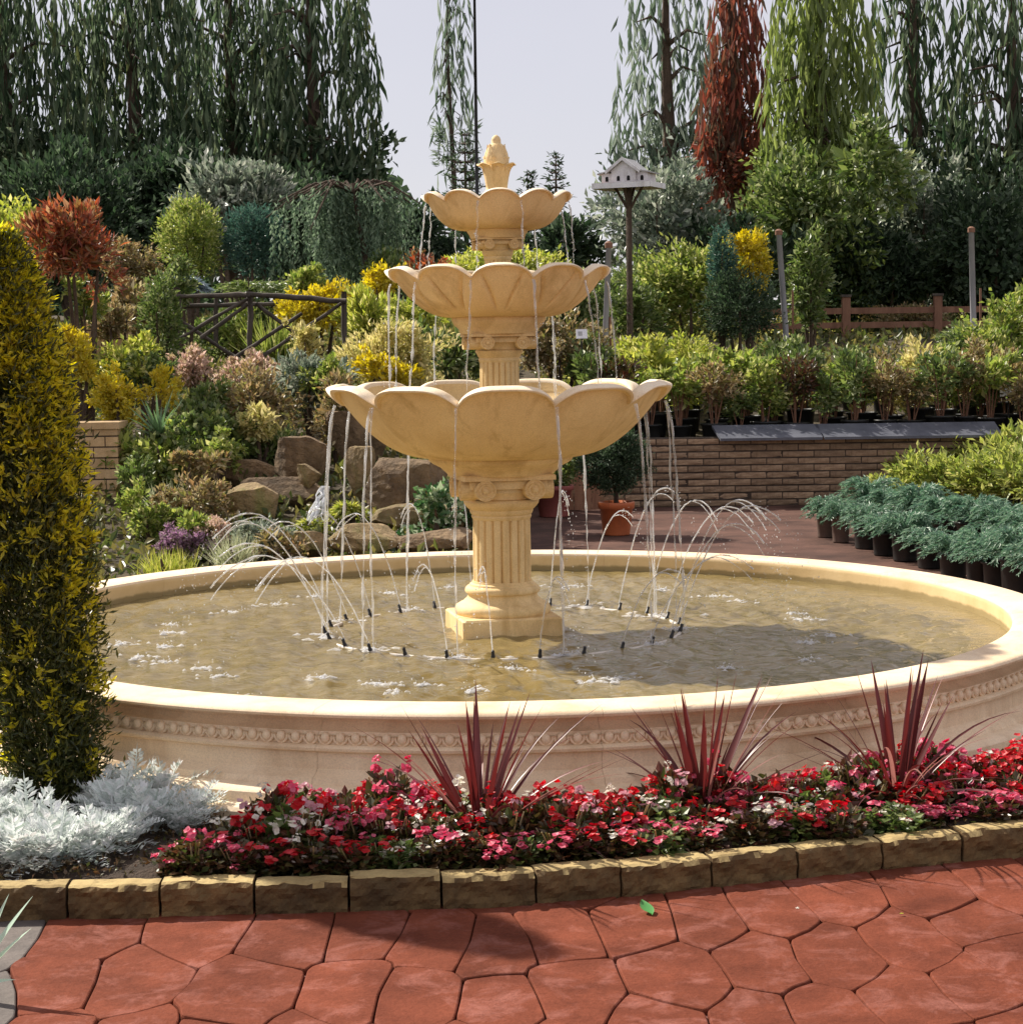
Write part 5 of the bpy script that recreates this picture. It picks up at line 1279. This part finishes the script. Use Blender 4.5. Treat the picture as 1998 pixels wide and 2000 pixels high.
for box, d, mat, st, nm, cat, lab in (
    ((440, 520, 600, 690), 18.7, 'fresh', 'round', 'leafy_shrub', 'shrub', 'fresh green shrub seen through the rustic fence braces'),
    ((560, 640, 640, 720), 16.2, 'cream', 'round', 'cream_shrub', 'shrub', 'cream flowered shrub below the right bay of the rustic fence'),
    ((600, 690, 700, 790), 14.6, 'fresh', 'round', 'leafy_shrub', 'shrub', 'pale green shrub beside the rim of the lowest bowl, left'),
    ((360, 450, 745, 820), 14.2, 'green', 'round', 'leafy_shrub', 'shrub', 'small green shrub right of the yucca'),
    ((240, 330, 680, 770), 14.8, 'green', 'round', 'leafy_shrub', 'shrub', 'dark green shrub behind the yucca'),
    ((455, 560, 790, 860), 13.9, 'cream', 'round', 'cream_shrub', 'shrub', 'cream speckled shrub on top of the large dark boulder'),
    ((330, 420, 880, 950), 13.0, 'rust', 'round', 'rusty_shrub', 'shrub', 'brown leaved low shrub above the trailing foliage'),
    ((380, 470, 850, 920), 13.4, 'fresh', 'round', 'leafy_shrub', 'shrub', 'bright green low shrub above the ledge stone'),
    ((225, 300, 895, 990), 12.9, 'green', 'round', 'leafy_shrub', 'shrub', 'dark leafy shrub right beside the brick pier'),
    ((345, 420, 1000, 1060), 11.9, 'fresh', 'round', 'leafy_shrub', 'shrub', 'small green mound behind the purple heather'),
    ((500, 600, 1050, 1100), 11.5, 'rust', 'round', 'low_herb', 'herb', 'brown green herb right behind the basin rim, below the waterfall'),
    ((640, 720, 960, 1020), 12.4, 'lime', 'spray', 'fern', 'fern', 'mossy fern between waterfall and wedge shaped boulder'),
    ((880, 960, 960, 1050), 12.3, 'ivy', 'round', 'ivy_patch', 'ivy', 'ivy close behind the fluted column, left side'),
    ((700, 790, 690, 770), 15.0, 'yellow', 'round', 'golden_shrub', 'shrub', 'golden shrub just above the lowest bowl, left'),
    ((760, 860, 580, 660), 17.6, 'lime', 'round', 'golden_shrub', 'shrub', 'lime shrub beneath the middle bowl, left'),
    ((130, 210, 560, 640), 15.5, 'fresh', 'round', 'leafy_shrub', 'shrub', 'leafy shrub under the red photinia'),
    ((100, 200, 640, 740), 14.6, 'yellow', 'round', 'golden_shrub', 'shrub', 'yellow shrub right behind the golden yew'),
    ((300, 380, 520, 600), 18.3, 'green', 'round', 'leafy_shrub', 'shrub', 'green shrub below the blue grey juniper'),
    ((205, 300, 470, 570), 23.0, 'rust', 'round', 'rusty_shrub', 'shrub', 'brownish shrub in the shade right of the photinia'),
    ((545, 650, 520, 590), 19.4, 'fresh', 'round', 'leafy_shrub', 'shrub', 'green shrub below the hanging cedar branches'),
    ((690, 790, 520, 600), 19.0, 'yellow', 'round', 'golden_shrub', 'shrub', 'yellow shrub below the right side of the weeping cedar')):
    S(nm, lab, cat, box, d, L[mat], .05 if st == 'round' else .06, .024 if st == 'round' else .015, st, k=1.3 if st == 'round' else .5)
yk = P(325, 840, 14); yu = thing('yucca', 'spiky grey green yucca above the brick pier', 'yucca', (yk.x, 13.7, min(yk.z, TZ(yk.x, 13.7)+.35)))
rg = np.random.default_rng(17)
for k in range(26): strap_leaf((0, 0, 0), rg.uniform(0, 6.28), math.radians(rg.uniform(18, 86)), rg.uniform(.26, .38), .026, rg.uniform(0, .5), 'leaf', L['yucca'], yu, rg.normal(0, .3), 5)

# --- the weeping cedar
x0, x1 = 540, 835; d = 21.5; c = P(690, 350, d); gz = TZ(c.x, d)
wc_ = thing('weeping_cedar', 'weeping blue cedar with curtains of hanging branches left of the fountain', 'tree', (c.x, d, gz)); rg = np.random.default_rng(29); f = Fol(); m = MB()
top = c.z-gz; m.tube([(.1, 0, -.1), (.12, 0, top*.6), (0, 0, top*.98)], [.07, .05, .03], 7)
hang_t, hang_l = [], []
for k in range(30):
    a_ = rg.uniform(0, 6.28); l_ = rg.uniform(.3, 1.08)*(1.0 if math.cos(a_) < 0 else .9); ex = np.array([l_*math.cos(a_), .55*l_*math.sin(a_), top-.42*l_**2+rg.normal(0, .05)])
    pts = [np.array([0, 0, top*.93]), np.array([ex[0]*.5, ex[1]*.5, top+.03-.08*l_]), ex]
    m.tube([tuple(p) for p in pts], [.02, .014, .007], 5)
    for q_ in range(15):
        t = rg.uniform(.15, 1); pp = pts[0]*(1-t)**2+pts[1]*2*t*(1-t)+pts[2]*t*t; hang_t.append(pp+rg.normal(size=3)*.035); hang_l.append(rg.uniform(.25, 1.0)*(top*.62))
strands(f, rg, hang_t, hang_l, .075, .026, .038, sway=.18, spread=1.5)
f.build('crown', L['cedar'], wc_); m.build('trunk', M_bark, wc_)

# --- potted shrubs below the bowl
def pot_mesh(rt, rb, h, rimh, mat, lipr=1.08):
    return MB().lathe([(rb*.0+.001, .004), (rb, .004), (rb*1.02, .012), (rt*.97, h-rimh), (rt*lipr, h-rimh+.004), (rt*lipr*1.02, h-.006), (rt*lipr, h), (rt*.95, h), (rt*.92, h-.03), (.001, h-.035)], 28)
op = G(1204, 1045, 0); opt = thing('potted_shrub', 'dark clipped evergreen in an orange plastic pot before the brick wall', 'potted plant', (op.x, op.y, 0))
pot_h = 63*1.035*MP(op.y)
k_ = MP(op.y); pot_mesh(33*k_, 26*k_, 66*k_, 14*k_, M_terra).build('pot', M_terra, opt, True)
f = Fol(); crown(f, np.random.default_rng(3), (-.02, 0, 66*k_+80*k_), (66*k_, 60*k_, 62*k_), .035, .012, 2.2, clump=.22, lump=.06, nclump=150, cap=12000); f.build('foliage', L['dark'], opt)
MB().tube([(0, 0, 50*k_), (0, 0, 110*k_)], [5*k_, 4*k_], 8).build('stem', M_bark, opt)
op2 = G(1082, 1009, 0); op2t = thing('potted_shrub', 'small leafy shrub in a dull red pot half behind the column', 'potted plant', (op2.x, op2.y, 0)); k_ = MP(op2.y)
pot_mesh(36*k_, 28*k_, 62*k_, 10*k_, M_redpot).build('pot', M_redpot, op2t, True)
f = Fol(); crown(f, np.random.default_rng(4), (.05, 0, 100*k_), (40*k_, 36*k_, 46*k_), .05, .022, 1.5); f.build('foliage', L['green'], op2t)
MB().tube([(0, 0, 40*k_), (.02, 0, 95*k_)], [4*k_, 3*k_], 6).build('stem', M_bark, op2t)

# --- nursery rows on the terrace behind the wall
def nursery_proto(seed, mat, Ln, Wd, h, tall):
    rg = np.random.default_rng(seed); parts = []
    po = pot_mesh(.115, .095, .21, .025, M_blackpot).build('pot', M_blackpot, None, True); m = MB(); f = Fol()
    for q_ in range(5):
        a_ = rg.uniform(0, 6.28); e_ = rg.uniform(.06, .17); t_ = (e_*math.cos(a_), e_*math.sin(a_), .2+h*rg.uniform(.75, 1.0))
        m.tube([(.02*math.cos(a_), .02*math.sin(a_), .17), (t_[0]*.5, t_[1]*.5, .2+h*.5), t_], [.007, .006, .003], 5)
    crown(f, rg, (0, 0, .2+h*(1-tall*.5)), (.20, .20, h*tall*.52), Ln, Wd, 1.25, clump=.33, up=.4, lump=.15, cap=2600)
    fo = f.build('foliage', mat); so = m.build('stem', M_redwood); r = (po.data, fo.data, so.data)
    for o in (po, fo, so): bpy.data.objects.remove(o)
    return r
NP_ = {'fresh': [nursery_proto(1, L['fresh'], .075, .036, .62, .65), nursery_proto(2, L['fresh'], .05, .028, .56, .75)], 'lime': [nursery_proto(3, L['lime'], .07, .032, .62, .7), nursery_proto(9, L['lime'], .05, .022, .66, .8)],
       'green': [nursery_proto(4, L['green'], .065, .032, .60, .62), nursery_proto(5, L['green'], .05, .026, .55, .7)], 'rust': [nursery_proto(6, L['rust'], .05, .024, .58, .62), nursery_proto(8, L['bronze'], .06, .028, .62, .6)], 'yellow': [nursery_proto(7, L['cream'], .055, .026, .60, .8)]}
rs = np.random.default_rng(202)
words = {'fresh': 'bright green', 'lime': 'yellow green', 'green': 'deep green', 'rust': 'brown green', 'yellow': 'golden cream'}
for row, (dd, rowname, sc_) in enumerate(((18.75, 'front', 1.0), (19.25, 'second', 1.08), (19.9, 'third', 1.05), (20.8, 'fourth', .95), (21.8, 'back', .82))):
    x = P(1150 if row < 2 else 1120, 700, dd).x + rs.uniform(0, .1)
    while x < P(2300, 700, dd).x:
        px = 999 + x/dd*FPX
        if row == 0: pr = [.18, .02, .40, .40, 0]
        elif px < 1500: pr = [.45, .40, .10, .0, .05]
        elif px < 1700: pr = [.35, .10, .45, .05, .05]
        elif px < 1850: pr = [.15, .15, .2, .2, .3]
        else: pr = [.3, .1, .4, .2, .0]
        kd = ['fresh', 'lime', 'green', 'rust', 'yellow'][rs.choice(5, p=pr)]; pm = NP_[kd][rs.integers(len(NP_[kd]))]
        t_ = thing('nursery_shrub', '%s potted shrub in the %s row behind the brick wall' % (words[kd], rowname), 'potted plant', (x, dd + rs.normal(0, .05), TZ(x, dd)), rs.uniform(0, 6.28), '%s shrubs in the %s nursery row' % (words[kd], rowname))
        q_ = sc_*rs.uniform(.85, 1.1)*(.74 if row > 1 and 1610 < px < 1880 else 1); t_.scale = (q_*rs.uniform(.8, 1.2), q_*1.1, q_*rs.uniform(.72, 1.14))
        share('pot', pm[0], t_); share('foliage', pm[1], t_); share('stem', pm[2], t_)
        x += rs.uniform(.25, .33)

S('rhododendron', 'rounded green rhododendron below the birdhouse', 'shrub', (1180, 1330, 490, 640), 24, L['green'], .08, .034)
S('rhododendron', 'yellow tipped green shrub right of the birdhouse post', 'shrub', (1270, 1430, 480, 660), 23.4, L['fresh'], .075, .032, k=1.3)
S('rhododendron', 'deep green shrub in front of the birdhouse post', 'shrub', (1160, 1300, 560, 680), 22.8, L['green'], .075, .032)
S('mound_conifer', 'dark green mounded conifer below the yellow bush', 'conifer', (1375, 1515, 530, 660), 22.6, L['dark'], .05, .018, 'fine', k=1.4)
S('mound_conifer', 'narrow blue green upright conifer left of the yellow bush', 'conifer', (1385, 1435, 440, 580), 22.8, L['blue'], .05, .018, 'fine', k=1.4)
S('golden_shrub', 'bright yellow bush beside the pale metal pole', 'shrub', (1415, 1512, 455, 560), 24, L['yellow'], .06, .026)
S('rhododendron', 'glossy dark green shrub right of the pale metal pole', 'shrub', (1535, 1632, 460, 650), 24.5, L['green'], .085, .034)
S('rhododendron', 'dark broad leaved shrub behind the timber rail', 'shrub', (1630, 1850, 480, 625), 29, L['dark'], .11, .04)
S('bronze_hedge', 'bronze leaved low hedge behind the timber rail', 'hedge', (1690, 1830, 598, 640), 27.8, L['rust'], .05, .025)
S('leafy_shrub', 'large leaved green shrub at the right edge', 'shrub', (1900, 2040, 570, 760), 20.2, L['fresh'], .065, .035)
S('leafy_shrub', 'pale green shrub at the foot of the rightmost pole', 'shrub', (1840, 1960, 620, 730), 21.5, L['green'], .065, .03)

# plant label signs
for px, py, d, w_, lab in ((1970, 765, 18.9, .17, 'small white plant label sign among the nursery shrubs at the right'), (1136, 652, 18.9, .11, 'small white plant label right of the middle column')):
    p = P(px, py, d); gz = TZ(p.x, d); t_ = thing('plant_label', lab, 'label', (p.x, d, gz), rs.normal(0, .1))
    o = MB().box(-w_/2, w_/2, -.004, .004, -.05, .05).build('card', M_white, t_); o.location = (0, 0, p.z-gz); o.rotation_euler = (-.45, 0, 0)
    o2 = MB().box(-w_*.32, w_*.05, -.0065, -.0045, -.02, .025).build('print', M_roofgrey, o)
    MB().tube([(0, .01, 0), (0, .01, p.z-gz-.02)], .008, 6).build('stake', M_blackpipe, t_)

# --- junipers in pots at the right, variegated shrubs behind them
def juniper_proto(seed):
    rg = np.random.default_rng(seed); po = pot_mesh(.105, .088, .20, .02, M_blackpot).build('pot', M_blackpot, None, True); f = Fol()
    sprays(f, rg, (0, 0, .19), (.30, .30, .24), 95, 15, .042, .011, arch=.55, rise=.85)
    fo = f.build('foliage', L['juniper']); r = (po.data, fo.data)
    for o in (po, fo): bpy.data.objects.remove(o)
    return r
JP = [juniper_proto(s) for s in (1, 2, 3, 4)]
bp_ = pot_mesh(.10, .085, .24, .02, M_brownpot).build('pot', M_brownpot, None, True); BPM = bp_.data; bpy.data.objects.remove(bp_)
rs = np.random.default_rng(303)
jl = [(1612, 1050, 1), (1642, 1060, 1), (1690, 1072, 0), (1728, 1085, 0), (1768, 1096, 0), (1815, 1110, 0), (1862, 1128, 0), (1912, 1142, 0), (1950, 1152, 0), (1985, 1162, 0), (2030, 1180, 0), (2085, 1195, 0), (2140, 1212, 0), (2200, 1230, 0)]
for i, (px, py, brown) in enumerate(jl):
    g_ = G(px, py, 0); t_ = thing('potted_juniper', 'blue green juniper in a brown pot at the far end of the row' if brown else 'spreading blue green juniper in a black pot in the row beside the basin', 'potted juniper', (g_.x, g_.y, .002), rs.uniform(0, 6.28),
                                  'junipers in brown pots' if brown else 'junipers in black pots, front row')
    t_.scale = (.72, .72, .9) if brown else (rs.uniform(.8, 1.05), rs.uniform(.8, 1.05), rs.uniform(.75, 1.15))
    j_ = JP[rs.integers(4)]; share('pot', BPM if brown else j_[0], t_); share('foliage', j_[1], t_)
for px, py in ((1700, 1035), (1745, 1045), (1795, 1055), (1845, 1068), (1900, 1080), (1955, 1092), (2010, 1105), (2070, 1118), (2130, 1130), (2200, 1145)):
    g_ = G(px, py, 0); t_ = thing('potted_juniper', 'spreading blue green juniper in the second row of pots beside the basin', 'potted juniper', (g_.x, g_.y, .002), rs.uniform(0, 6.28), 'junipers in black pots, second row')
    t_.scale = (rs.uniform(1.0, 1.2),)*3; j_ = JP[rs.integers(4)]; share('pot', j_[0], t_); share('foliage', j_[1], t_)
def varieg_proto(seed):
    rg = np.random.default_rng(seed); po = pot_mesh(.12, .10, .22, .02, M_blackpot).build('pot', M_blackpot, None, True); f = Fol(); m = MB()
    crown(f, rg, (0, 0, .52), (.30, .30, .30), .085, .030, 1.3, clump=.3, up=.5, cap=2600)
    for q_ in range(5):
        a_ = q_*1.3; m.tube([(0, 0, .18), (.12*math.cos(a_), .12*math.sin(a_), .45), (.2*math.cos(a_), .2*math.sin(a_), .62)], [.007, .005, .003], 5)
    fo = f.build('foliage', L['variegated']); so = m.build('stem', M_bark); r = (po.data, fo.data, so.data)
    for o in (po, fo, so): bpy.data.objects.remove(o)
    return r
L['variegated'] = leafmat('variegated_foliage', [(.07, .11, .025), (.30, .32, .08), (.15, .20, .045), (.44, .42, .16)], .45)
VP = [varieg_proto(s) for s in (11, 12, 13)]
for px, py, s_ in ((1745, 1010, .8), (1800, 1008, 1.05), (1860, 1012, 1.15), (1925, 1018, 1.2), (1985, 1025, 1.25), (2050, 1030, 1.2), (1780, 985, .95), (1840, 980, 1.1), (1905, 982, 1.25), (1970, 985, 1.35), (2040, 990, 1.3), (2110, 995, 1.3), (2120, 1035, 1.2), (2190, 1000, 1.3), (2200, 1045, 1.2)):
    g_ = G(px, py, 0); t_ = thing('variegated_shrub', 'yellow green variegated shrub standing behind the potted junipers', 'potted plant', (g_.x, g_.y, .002), rs.uniform(0, 6.28), 'variegated shrubs behind the junipers')
    t_.scale = (s_*.82, s_*.82, s_*rs.uniform(.5, .68)); v_ = VP[rs.integers(3)]; share('pot', v_[0], t_); share('foliage', v_[1], t_); share('stem', v_[2], t_)

# --- ground cover on the bank and the terrace: nobody could count it
rs = np.random.default_rng(404); f = Fol(); n = 34000
x = rs.uniform(-6, .05, n); y = 10.9 + 20*rs.random(n)**1.2
n2 = 9000; x = np.concatenate([x, rs.uniform(.3, 9, n2)]); y = np.concatenate([y, rs.uniform(20.5, 32, n2)])
z = terrain(x, y)+rs.uniform(-.01, .10, len(x)); pos = np.stack([x, y, z], 1); n = len(x)
f.leaves(pos, rdir(rs, n)+[0, 0, .8], rdir(rs, n)+[0, -.3, .8], (.035+.003*y)*rs.uniform(.6, 1.4, n), (.018+.0018*y)*rs.uniform(.7, 1.3, n))
o = f.build('ground_cover', L['groundcover'] if 'groundcover' in L else leafmat('ground_cover', [(.03, .045, .012), (.09, .11, .03), (.17, .14, .05), (.06, .08, .02)], .4))
tag(o, 'low mixed ground cover over the garden bank', 'ground cover', kind='stuff')
f = Fol(); n = 5200                          # fallen petals and leaves on the bed soil
x = rs.uniform(-2.2, 2.4, n); y = np.array([kerb_y(v) for v in x]) + .10 + .75*rs.random(n); keep = np.hypot(x-FX, y-FY) > 2.55; x, y = x[keep], y[keep]; n = len(x)
f.leaves(np.stack([x, y, np.full(n, .082)+rs.uniform(0, .02, n)], 1), rdir(rs, n)+[0, 0, .25], rdir(rs, n)+[0, 0, .9], .022*rs.uniform(.5, 1.4, n), .012)
tag(f.build('leaf_litter', leafmat('leaf_litter', [(.03, .025, .012), (.07, .05, .025), (.10, .05, .02), (.05, .07, .02)], .2)), 'dead leaves and small weeds on the bed soil', 'litter', kind='stuff')
